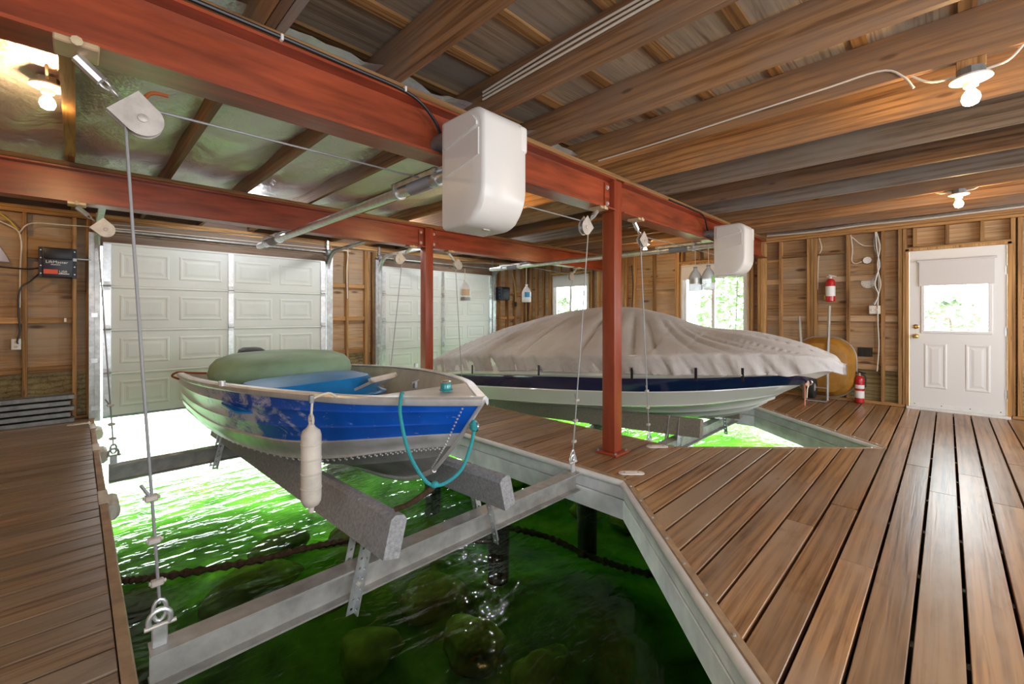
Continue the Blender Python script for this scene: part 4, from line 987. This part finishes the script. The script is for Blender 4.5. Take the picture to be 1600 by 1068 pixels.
# ribbon tied at the bow
rb = empty('marker_ribbon', (CX - .03, 1.02, .30), 'pink orange ribbon tied to the bow of the covered boat', 'ribbon')
mk('ribbon_tail', loops([[(CX - .06 + a, 1.00 + b2, z) for a, b2 in ((-.018, 0), (.018, .003), (.018, .008), (-.018, .005))] for z, a_ in ((.53, 0), (.42, 0), (.32, 0))]), 'ribbon', rb)
mk('ribbon_bow', cbox(CX - .10, CX + .06, 0.985, 1.0, .52, .545, .008), 'ribbon', rb)
mk('cord_loop', tube([(CX - .03 + .03 * math.cos(R(a)), .985, .53 + .03 * math.sin(R(a))) for a in range(0, 361, 30)] + [(CX - .06, .985, .48), (CX - .085, .985, .40)], .006, 6), 'pale_rope', rb, True)

# ------------------------------------------------------------------ lamps
def lamp(x, y, zj, label, block=True, bulb='bulb'):
    e = empty('ceiling_lamp', (x, y, zj), label, 'lamp', 'bare bulb lamp holders')
    z = zj
    if block:
        mk('hanger_block', cbox(x - .02, x + .02, y - .05, y + .05, z - .045, z, .003), 'stud_z', e); z -= .045
    mk('octagon_box', lathe([(.05, 0), (.052, -.04)], (x, y, z), 'z', 8), 'galv_dark', e)
    mk('lamp_holder', lathe([(.03, -.04), (.072, -.042), (.075, -.052), (.05, -.06), (.03, -.066), (.026, -.085), (.02, -.087)], (x, y, z), 'z', 24), 'white_plastic', e, True)
    mk('bulb', lathe([(.013, -.086), (.016, -.10), (.030, -.122), (.034, -.142), (.026, -.165), (.008, -.174)], (x, y, z), 'z', 18), bulb, e, True)
    mk('lamp_cord', curve([(x, y + .05, z - .02), (x - .0, y + .14, z - .01), (x, y + .22, z + .06), (x, y + .24, z + .115)], .006, 14), 'cord_white', e, True)
    mk('lamp_cord', curve([(x, y - .05, z - .02), (x - .0, y - .12, z - .005), (x, y - .17, z + .06), (x, y - .18, z + .115)], .006, 14), 'cord_white', e, True)
lamp(3.02, -.08, JOIST_Z0, 'nearest lit bulb at the upper right, on a hanging wood block')
lamp(6.07, -.08, JOIST_Z0, 'lit bulb on the joists above the white entry door', False)
lamp(6.68, 3.55, JOIST_Z0, 'small lit bulb between the near post and the small winch cover', False)
lamp(3.24, 3.62, JOIST_Z0, 'lit bulb hidden behind the large white winch cover', False)
lamp(-.115, 3.55, 2.54, 'lit bulb at the far upper left behind the nearest beam', False)

for x_, w_ in ((-.95, 'left of the left boat door'), (1.49, 'over the middle of the left boat door'), (3.33, 'between the two boat doors'), (5.15, 'over the middle of the second boat door')):  # fill bulbs added out of sight to brighten the boat-door wall
    lamp(x_, 6.05, 2.60, 'added unseen fill bulb in the joists ' + w_, False, 'fill_bulb' if x_ > 0 else 'bulb')

# ------------------------------------------------------------------ hanging jugs
def jug(x, y, zb, ztop, mat, labels, label, rod=None):
    e = empty('plastic_jug', (x, y, zb), label, 'jug', 'jugs hung as weights')
    r = .078
    prof = [(.02, .0), (r - .008, .0), (r, .010), (r, .075), (r - .004, .083), (r, .09), (r, .165), (r - .01, .195), (.05, .235), (.026, .262), (.020, .272), (.020, .285)]
    body = mk('jug_body', lathe(prof, (x, y, zb), 'z', 22), mat, e, True)
    mk('cap', lathe([(.021, 0), (.023, .004), (.023, .02), (.012, .022)], (x, y, zb + .285), 'z', 14), 'white_plastic' if mat == 'jug_milky' else 'galv_dark', e, True)
    for (col, a0, a1, z0, z1) in labels:
        ls = [[(x + (r + .0015) * math.cos(R(a)), y + (r + .0015) * math.sin(R(a)), zb + z) for a in np.linspace(a0, a1, 9)] for z in (z0, z1)]
        mk('jug_label', grid(ls), col, body, True)
    mk('hanging_line', tube([(x, y, zb + .30), (x, y, ztop)], .004, 6), 'pale_rope', e, True)
jug(4.0, Y2 - .04, 1.43, 1.90, 'jug_milky', [('label_tan', 190, 290, .075, .165), ('galv_dark', 180, 330, .0, .05)], 'murky clear jug hanging before the second boat door, right of the rear post')
jug(5.45, 5.10, 1.44, 2.03, 'jug_milky', [('label_blue', 200, 268, .085, .17)], 'milky jug with a blue label hanging from the far end of the tube')
jug(5.45, 2.22, 1.515, 2.03, 'jug_clear', [('galv', 150, 330, .09, .16)], 'clear jug hanging behind its twin by the small winch cover, left one')
jug(5.45, 2.06, 1.525, 2.03, 'jug_clear', [('label_green', 225, 262, .085, .165), ('gel_navy', 262, 285, .085, .12)], 'clear jug with green label beside the small winch cover, right one')

# ------------------------------------------------------------------ door openers
def opener(x0, x1, z0, z1, label, depth=.16, txt=True):
    e = empty('door_opener', ((x0 + x1) / 2, YA - .1, z0), label, 'opener', 'boat door openers')
    yf = YA - depth
    body = mk('housing', cbox(x0 + .03, x1 - .03, yf, YA - .002, z0, z1, .012, 2), 'opener_navy', e, True)
    mk('upper_cowl', cbox(x0 + .04, x1 - .035, yf - .012, yf + .05, z0 + .20, z1 - .006, .012, 2), 'black_plastic', e, True)
    for xs in (x0, x1 - .035):
        fl_ = mk('side_flange', cbox(xs, xs + .035, yf + .05, yf + .06, z0 - .005, z1 + .005, .003), 'black_plastic', e)
        [mk('flange_screw', lathe([(.008, 0), (.006, -.006)], (xs + .017, yf + .05, z), 'y', 8), 'zinc', fl_) for z in np.linspace(z0 + .04, z1 - .03, 4)]
    if txt:
        mat4 = Matrix.Translation((x0 + .055, yf - .0015, z0 + .155)) @ Matrix.Rotation(R(90), 4, 'X')
        mk('lettering', text_mesh('LiftMaster', .043, mat4), 'label_white', body)
        mk('lettering_underline', box(x0 + .095, x0 + .17, yf - .002, yf - .0005, z0 + .135, z0 + .143), 'galv', body)
        mk('red_label', box(x0 + .04, x0 + .15, yf - .003, yf - .0005, z0 + .035, z0 + .085), 'label_red', body)
        mk('lettering', text_mesh('LJ50', .036, Matrix.Translation((x0 + .16, yf - .0015, z0 + .052)) @ Matrix.Rotation(R(90), 4, 'X')), 'label_white', body)
        mk('label_line', box(x0 + .155, x0 + .24, yf - .002, yf - .0005, z0 + .036, z0 + .044), 'label_white', body)
        mk('release_knob', cbox(x1 - .034, x1 - .002, yf + .03, yf + .05, z0 + .19, z0 + .225, .004), 'white_plastic', e)
    mk('output_shaft', tube([(x1 - .02, YA - .06, (z0 + z1) / 2 + .06), (x1 + .12, YA - .06, (z0 + z1) / 2 + .06)], .0125, 10), 'galv', e, True)
    return e
opener(-.30, .0, 1.645, 1.975, 'black door opener box with white lettering left of the left boat door')
opener(6.66, 6.98, 1.56, 1.85, 'black door opener box right of the second boat door', .2, False)
mk('side_badge', box(6.985, 6.99, YA - .18, YA - .03, 1.57, 1.66), 'label_tan')
bpy.data.objects['side_badge'].parent = bpy.data.objects['door_opener.001']; bpy.data.objects['side_badge'].location -= W['door_opener.001']

OPN = bpy.data.objects['door_opener']
for pts in ([(-.28, YA - .06, 1.75), (-.40, YA - .03, 1.73), (-.7, YA - .02, 1.74), (-1.2, YA - .02, 1.72)], [(-.27, YA - .06, 1.72), (-.36, YA - .03, 1.60), (-.44, YA - .03, 1.50), (-.45, YA - .03, 1.25), (-.44, YA - .04, 1.05), (-.46, YA - .04, .94), (-.455, YA - .04, .905)]):
    mk('power_cord', curve(pts, .008, 30), 'black_plastic', OPN, True)
def cord(name, pts, r, mat, label, cat='cable', n=30): return tag(mk(name, curve(pts, r, n), mat, None, True), label, cat)
cord('wire_run', [(-1.3, YA - .01, 2.28), (-.75, YA - .01, 2.27), (-.50, YA - .01, 2.18), (-.435, YA - .01, 2.05), (-.44, YA - .01, 1.7), (-.445, YA - .01, 1.3)], .007, 'cord_white', 'white wire bending down the stud left of the opener')
cord('wire_run', [(-.45, YA - .01, 2.12), (-.36, YA - .01, 2.24), (-.1, YA - .01, 2.26), (.5, YA - .025, 2.28), (1.4, YA - .025, 2.29), (2.4, YA - .025, 2.30), (3.3, YA - .02, 2.31)], .007, 'cord_white', 'white wire stapled above the left boat door')
cord('wire_run', [(-.46, YA - .01, 2.16), (-.52, YA - .01, 2.25), (-.62, YA - .06, 2.34), (-.72, YA - .1, 2.38)], .008, 'cord_yellow', 'short yellow wire at the top left of the boat-door wall')
cord('wire_run', [(3.2, YA - .01, 2.32), (3.255, YA - .02, 2.28), (3.24, YA - .02, 2.0), (3.25, YA - .02, 1.5)], .008, 'cord_white', 'grey wire down the stud between the two boat doors')
# three white cables on a joist near the camera, and one farther right
for i, dz in enumerate((0, .022, .044)):
    cord('joist_cable', [(1.165, 2.0, 2.49 + dz * .3), (1.768 - .001, 2.02, 2.545 + dz), (1.764, 1.4, 2.56 + dz + .006 * i), (1.764, .8, 2.575 + dz), (1.764, 0, 2.58 + dz), (1.764, -1.4, 2.58 + dz)][1:], .0065, 'cord_white', ('lowest', 'middle', 'highest')[i] + ' of three white cables along a joist above the large winch cover')
cord('joist_cable', [(2.993, 2.0, 2.47), (2.993, 1.5, 2.475), (2.993, .9, 2.49), (2.993, .5, 2.50), (2.993, .25, 2.505), (2.993, .16, 2.44), (3.0, .12, 2.37)], .0055, 'cord_white', 'single white cable on the joist leading to the nearest lit bulb')
for i, (z, dx) in enumerate(((2.47, .07), (2.49, .085), (2.455, .10))):
    cord('wire_run', [(XB - dx, 2.0, z), (XB - dx - .02, 1.4, z - .02), (XB - dx, .8, z), (XB - dx - .015, .2, z - .012), (XB - dx, -.6, z + .004), (XB - dx, -2, z)], .008, ('cord_white', 'galv_dark', 'cord_white')[i], ('front', 'dark', 'rear')[i] + ' wire of the bundle along the top of the window wall')

# ------------------------------------------------------------------ outlets, boxes and plates on the walls
def outlet(x, z, label):
    e = empty('wall_outlet', (x, YA - .01, z - .06), label, 'outlet', 'outlets on studs')
    mk('cover_plate', cbox(x - .036, x + .036, YA - .022, YA - .001, z - .06, z + .06, .004), 'white_plastic', e)
    for dz in (-.025, .025): mk('socket', lathe([(.015, 0), (.014, -.004)], (x, YA - .022, z + dz), 'y', 12), 'label_tan', e)
outlet(-.47, .90, 'white outlet on the left edge of the boat-door wall')
tag(mk('door_button', cbox(-.105, -.085, YA - .02, YA + .034, 1.14, 1.185, .003), 'white_plastic'), 'tiny white button on the blocking left of the left boat door', 'switch')
def onwall(y, z): return (XB + .088, y, z)
e = empty('junction_box', (XB + .06, .79, 1.98), 'round galvanized junction box on the window wall near the door', 'box')
mk('box_body', lathe([(.052, 0), (.052, -.035), (.046, -.038)], onwall(.79, 1.985), 'x', 8), 'galv_dark', e)
mk('box_lid', lathe([(.05, -.038), (.048, -.043), (.01, -.044)], onwall(.79, 1.985), 'x', 8), 'label_white', e)
e = empty('round_plate', (XB + .06, .78, 1.62), 'round white dial plate on the window wall below the junction box', 'plate')
mk('dial', lathe([(.078, 0), (.08, -.008), (.074, -.014), (.012, -.016)], (XB + .089, .785, 1.675), 'x', 28), 'white_vinyl', e, True)
for k in range(12):
    a = R(30 * k); mk('dial_mark', lathe([(.007, 0), (.006, -.004)], (XB + .076, .785 + .060 * math.cos(a), 1.675 + .060 * math.sin(a)), 'x', 8), 'label_tan', e)
e = empty('switch_plate', (XB - .01, .66, 1.28), 'cream double switch plate on the stud left of the entry door', 'switch')
mk('plate', cbox(XB - .012, XB + .03, .645, .765, 1.235, 1.35, .005), 'cord_white', e)
for y in (.68, .73): mk('toggle', cbox(XB - .024, XB - .010, y - .006, y + .006, 1.28, 1.305, .002), 'white_plastic', e)
tag(mk('wood_block', cbox(XB + .07, XB + .089, .735, .895, .64, .765, .004), 'crib_log'), 'small dark board fixed low on the window wall', 'board')
for i, (dy, z0, dx) in enumerate(((0, 1.36, 0), (.025, 1.36, .012), (.05, 1.36, .004), (-.012, .5, .01))):
    cord('wall_wire', [(XB - dx + .02, .69 + dy * .3, 2.36), (XB - dx + .01, .66 + dy, 2.15), (XB - dx, .67 - dy * .5, 1.90), (XB - dx, .66 + dy * 1.6, 1.65), (XB - dx, .665, 1.50), (XB - dx - .01, .68 + dy, z0 if z0 > 1 else 1.38)] + ([(XB - .01, .67, 1.1), (XB, .66, .8), (XB + .01, .68, .45)] if z0 < 1 else []), .0065, ('cord_white', 'white_plastic', 'galv_dark', 'cord_white')[i],
         ('cream wire of the bundle above the switch plate', 'white wire of the bundle above the switch plate', 'grey wire of the bundle above the switch plate', 'wire leaving the bottom of the switch plate')[i])
cord('wall_wire', [(XB + .03, .97, 2.36), (XB + .04, .95, 2.15), (XB + .05, .96, 2.0), (XB + .05, .92, 1.95), (XB + .05, .85, 1.97)], .006, 'cord_white', 'white wire looping into the round junction box')
cord('wall_wire', [(XB + .03, .96, 2.33), (XB + .04, .84, 2.20), (XB + .03, .70, 2.17)], .006, 'cord_white', 'white wire slung between two studs above the junction box')
cord('wall_wire', [(XB + .03, 1.34, 2.36), (XB + .02, 1.31, 2.2), (XB + .03, 1.35, 2.06), (XB + .05, 1.365, 1.6)], .006, 'cord_white', 'white wire beside the double stud above the red extinguisher')
cord('wall_wire', [(XB - .01, 4.40, 2.2), (XB - .015, 4.37, 1.8), (XB - .01, 4.39, 1.4), (XB - .01, 4.38, 1.0)], .008, 'black_plastic', 'dark wire down the lamp-lit stud behind the covered boat')
e = empty('switch_box', (XB, 4.57, 1.16), 'grey switch box on a stud behind the boat cover', 'switch')
mk('box_body', cbox(XB - .04, XB - .001, 4.53, 4.61, 1.16, 1.30, .006), 'white_plastic', e); mk('toggle', cbox(XB - .05, XB - .04, 4.56, 4.58, 1.21, 1.24, .002), 'black_plastic', e)
cord('hung_cord', [(7.2, YA - .03, 2.2), (7.28, YA - .04, 1.9), (7.30, YA - .04, 1.65), (7.29, YA - .04, 1.52)], .007, 'cord_yellow', 'yellow cord hanging right of the second door opener')
tag(mk('cord_plug', cbox(7.265, 7.315, YA - .07, YA - .03, 1.42, 1.53, .008), 'black_plastic'), 'black plug at the end of the hanging yellow cord', 'plug')
tag(mk('plastic_bag', loops([[(-.62 + a * w, YA + .04 + .02 * b2, z) for a, b2 in ((-1, -1), (0, -1.6), (1, -1), (1, 1), (-1, 1))] for w, z in ((.10, 1.80), (.075, 1.87), (.04, 1.94), (.012, 2.0))]), 'polybag'), 'crumpled grey plastic bag tucked on the left wall blocking', 'bag')
mk('lettering_free', box(0, .001, 0, .001, 3.2, 3.201), 'bark'); bpy.data.objects.remove(bpy.data.objects['lettering_free'])

# ------------------------------------------------------------------ fire extinguishers
def extinguisher(x, y, z, h, r, label, bracket):
    e = empty('fire_extinguisher', (x, y, z), label, 'extinguisher', 'red fire extinguishers')
    b_ = mk('cylinder', lathe([(r * .7, 0), (r, .01), (r, h * .78), (r * .9, h * .85), (r * .55, h * .91), (r * .4, h * .93)], (x, y, z), 'z', 22), 'red_paint', e, True)
    mk('label_sleeve', lathe([(r + .0012, h * .22), (r + .0012, h * .62)], (x, y, z), 'z', 22), 'label_white', b_, True) if bracket else [mk('label_sleeve', lathe([(r + .0012, h * a), (r + .0012, h * c_)], (x, y, z), 'z', 22), 'label_white', b_, True) for a, c_ in ((.18, .42), (.50, .62))]
    mk('valve', lathe([(r * .38, h * .92), (r * .38, h * .97), (r * .25, h * .98), (r * .25, h * 1.02)], (x, y, z), 'z', 12), 'white_plastic' if bracket else 'chrome', e, True)
    mk('squeeze_handle', join(cbox(x - .012, x + .012, y - .055, y + .045, z + h * 1.0, z + h * 1.025, .004), xform(cbox(-.011, .011, -.075, .02, -.008, .006, .004), Matrix.Translation((x, y, z + h * 1.06)) @ Matrix.Rotation(R(16), 4, 'X'))), 'white_plastic' if bracket else 'black_plastic', e)
    if bracket:
        mk('wall_bracket', join(box(x + r * .6, XB + .09, y - .02, y + .02, z + .02, z + h * .8)), 'black_plastic', e)
        mk('strap_buckle', cbox(x - .02, x + .02, y + r, y + r + .015, z + h * .08, z + h * .25, .004), 'cord_yellow', e)
    else: mk('hose', curve([(x, y - .02, z + h * .97), (x, y - r - .01, z + h * .9), (x, y - r - .012, z + h * .55)], .008, 14), 'black_plastic', e, True)
extinguisher(XB - .01, 1.20, 1.415, .36, .058, 'red fire extinguisher with wide white label mounted on the window wall', True)
extinguisher(XB - .06, .86, .0, .41, .052, 'red fire extinguisher standing on the floor left of the entry door', False)

# ------------------------------------------------------------------ wheelbarrow stood on end against the window wall
wbx = XB - .10
e = empty('wheelbarrow', (XB - .2, 1.2, 0), 'yellow wheelbarrow stood on end against the window wall behind the bow', 'wheelbarrow')
def tray(sc, x): return [(x, 1.27 + a * sc, .47 + b2 * sc) for a, b2 in rrect(.74, .86, .30, 7)]
mk('tray', loops([tray(1.0, XB - .03), tray(.985, XB - .05), tray(.90, XB - .14), tray(.80, XB - .21), tray(.62, XB - .235), tray(.2, XB - .24)], True, False, True), 'barrow_yellow', e, True)
mk('tray_rim', tube([Vector(p) for p in tray(1.01, XB - .03)] + [Vector(tray(1.01, XB - .03)[0])], .010, 8), 'grey_metal', e, True)
wy, wz, wx = 1.36, .20, XB - .36
wh = mk('wheel', lathe([(.06, -.035), (.11, -.045), (.155, -.035), (.165, 0), (.155, .035), (.11, .045), (.06, .035)], (wx, wy, wz), 'y', 24), 'black_rubber', e, True)
mk('wheel_hub', lathe([(.058, -.03), (.06, -.034), (.02, -.05), (.02, .05), (.06, .034)], (wx, wy, wz), 'y', 16), 'grey_metal', wh, True)
mk('axle', tube([(wx, wy - .17, wz), (wx, wy + .10, wz)], .010, 8), 'zinc', e, True)
mk('handle', tube([(XB - .31, 1.19, .02), (XB - .27, 1.19, .6), (XB - .13, 1.19, 1.35)], .019, 8), 'grey_metal', e, True)
mk('handle', tube([(XB - .31, 1.46, .02), (XB - .27, 1.50, .6), (XB - .13, 1.56, 1.20)], .019, 8), 'grey_metal', e, True)
mk('leg_brace', tube([(XB - .45, 1.44, .24), (XB - .40, 1.42, .015), (XB - .40, 1.19, .015), (XB - .30, 1.19, .03)], .013, 8), 'grey_metal', e, True)

# ------------------------------------------------------------------ stacked channels at the left
zz = .0
for i in range(5):
    e = tag(mk('steel_channel', join(*[box(-1.55, -.02 - (.03 if i % 2 else 0), YA - a, YA - b2, z0, z1) for a, b2, z0, z1 in ((.16, .155, zz, zz + .052), (.16, .04, zz + .048, zz + .052), (.16, .04, zz, zz + .004))] + [box(-.92, -.90, YA - .17, YA - .155, zz + .045, zz + .068)]), 'galv_dark'),
            ('lowest', 'second lowest', 'middle', 'second highest', 'topmost')[i] + ' galvanized channel of the stack against the left wall', 'channel', 'stacked galvanized channels')
    zz += .066

# ------------------------------------------------------------------ deck fittings
def oval(x, y, ang, label):
    e = empty('deck_plate', (x, y, 0), label, 'plate', 'white oval deck plates')
    ca, sa = math.cos(R(ang)), math.sin(R(ang))
    def rg(sc, z): return [(x + (a * ca - b2 * sa) * sc, y + (a * sa + b2 * ca) * sc, z) for a, b2 in rrect(.20, .075, .0374, 6)]
    mk('plate_body', loops([rg(1, .0015), rg(1, .007), rg(.95, .010)]), 'old_vinyl', e, True)
    for s in (-.055, .055): mk('plate_screw', lathe([(.008, 0), (.007, .003)], (x + s * ca, y + s * sa, .0095), 'z', 8), 'galv_dark', e)
oval(3.02, 1.72, -45, 'white oval plate on the walkway corner nearest the blue boat')
oval(3.80, 1.90, -45, 'white oval plate on the walkway right of the near red post')
oval(.02, 6.85, 0, 'white oval plate on the left deck beside the boat door')
def bumper(y, label):
    pr = [(.144, -.02), (.175, -.018), (.20, -.035), (.207, -.07), (.20, -.11), (.175, -.13), (.144, -.132)]
    e = empty('dock_bumper', (.15, y, -.13), label, 'bumper', 'dock bumpers on the left deck edge')
    mk('cushion', loops([[(.144 + (p[0] - .144) * s, yy, -.075 + (p[1] + .075) * (.9 if s < 1 else 1)) for p in pr] for yy, s in ((y - .125, .7), (y - .11, 1), (y + .11, 1), (y + .125, .7))]), 'old_vinyl', e, True)
    mk('mounting_flange', box(.10, .150, y - .14, y + .14, -.002, .006), 'old_vinyl', e)
bumper(4.0, 'white dock bumper on the left deck edge, nearest of three'); bumper(5.55, 'white dock bumper on the left deck edge, middle of three'); bumper(6.62, 'white dock bumper on the left deck edge, closest to the boat door')

# ------------------------------------------------------------------ mossy chains in the water, rocks on the bed
def chain(pts, label):
    P = crom(pts, 90); rr = [.022 * (.8 + .5 * (k % 2)) * random.uniform(.85, 1.15) for k in range(90)]
    tag(mk('mossy_chain', tube(P, .02, 7, rr=rr), 'moss_chain', None, True), label, 'chain')
chain([(.16, 3.86, -.52), (.4, 3.72, -.53), (.9, 3.50, -.535), (1.3, 3.40, -.54), (1.7, 3.30, -.60), (2.3, 3.1, -.75), (2.84, 2.9, -.9)], 'mossy dark chain on the water from the left deck under the blue boat')
chain([(2.1, 3.2, -.9), (2.55, 2.85, -.66), (2.75, 2.4, -.62), (2.80, 1.95, -.64), (2.86, 1.55, -.62), (3.0, 1.2, -.60), (3.2, .8, -.60)], 'mossy dark chain in the water by the right wall of the left slip')
rng = random.Random(3); nrock = 0; placed = []
for k in range(900):
    if nrock >= 34: break
    x, y = rng.uniform(.2, 6.4), rng.uniform(.6, 5.5)
    if 2.5 < x < 4.6: continue
    rad = rng.uniform(.13, .34)
    if any(math.hypot(x - a, y - b2) < (rad + c_) * 1.35 for a, b2, c_ in placed): continue
    placed.append((x, y, rad)); nrock += 1
    bm = bmesh.new(); bmesh.ops.create_icosphere(bm, subdivisions=3, radius=rad)
    ph = [rng.uniform(0, 6) for _ in range(6)]
    for v in bm.verts:
        d = v.co.normalized(); f_ = 1 + .14 * math.sin(3 * d.x + ph[0]) + .12 * math.sin(4 * d.y + ph[1]) + .08 * math.sin(6 * d.z + ph[2] + 3 * d.x)
        v.co = Vector((d.x * rad * f_ * 1.15, d.y * rad * f_, d.z * rad * f_ * .7)) + Vector((x, y, -1.45))
    bm.verts.index_update(); vf = [tuple(v.co) for v in bm.verts], [tuple(q.index for q in f2.verts) for f2 in bm.faces]; bm.free()
    tag(mk('submerged_rock', vf, 'rock', None, 'all'), 'algae-green rock on the bottom under the slip water', 'rock', 'rocks under the water')

# ------------------------------------------------------------------ greenery outside the windows
def shrub(x, y, z, h, w, mat, label, flowers=False):
    e = empty('shrub', (x, y, z), label, 'shrub', 'greenery outside the windows'); rg = random.Random(int(x * 31 + y * 17))
    V = []
    for k in range(900):
        a = rg.uniform(0, 6.283); q = rg.uniform(.1, 1) ** .5; zz_ = rg.uniform(.15, 1); rad = w * q * math.sin(math.pi * min(1, zz_ * .85 + .12))
        c = Vector((x + rad * math.cos(a), y + rad * math.sin(a), z + h * zz_)); s = rg.uniform(.07, .16) * (h / 2.2)
        u = Vector((rg.uniform(-1, 1), rg.uniform(-1, 1), rg.uniform(-.6, .6))).normalized(); v = u.cross(Vector((rg.uniform(-1, 1), rg.uniform(-1, 1), 1))).normalized()
        V.append(([c - u * s, c - v * s * .5, c + u * s, c + v * s * .5], [(0, 1, 2, 3)]))
    mk('foliage', join(*V), mat, e)['kind'] = 'stuff'
    mk('stem', tube([(x, y, z), (x + .05, y, z + h * .4), (x, y + .05, z + h * .7)], .05, 8, rr=[.06, .045, .02]), 'bark', e, True)
    if flowers:
        V = [lathe([(.0, -.05), (.05, -.02), (.06, .02), (.0, .05)], (x - w * .7 + rg.uniform(-.2, .2), y + rg.uniform(-w, w), z + rg.uniform(.4, .8) * h), 'z', 6) for _ in range(16)]
        mk('blossoms', join(*V), 'flower', e)['kind'] = 'stuff'
shrub(16.6, -.1, -.12, 1.8, 1.2, 'leaf_a', 'green flowering shrub outside the entry door window', True)
shrub(17.2, -2.0, -.12, 2.4, .9, 'leaf_b', 'pale shrub at the right of the entry door window')
shrub(19.2, 2.6, -.12, 2.6, .9, 'leaf_b', 'tall shrub at the left of the entry door window')
shrub(17.6, 5.2, -.12, 3.3, 1.9, 'leaf_a', 'broad shrub outside the right window')
shrub(21, 7.0, -.12, 3.2, 1.6, 'leaf_b', 'tall shrub outside the right window, farther back')
shrub(19.5, 15.5, -.4, 2.6, 1.6, 'leaf_a', 'shrub outside the left window by the shore')
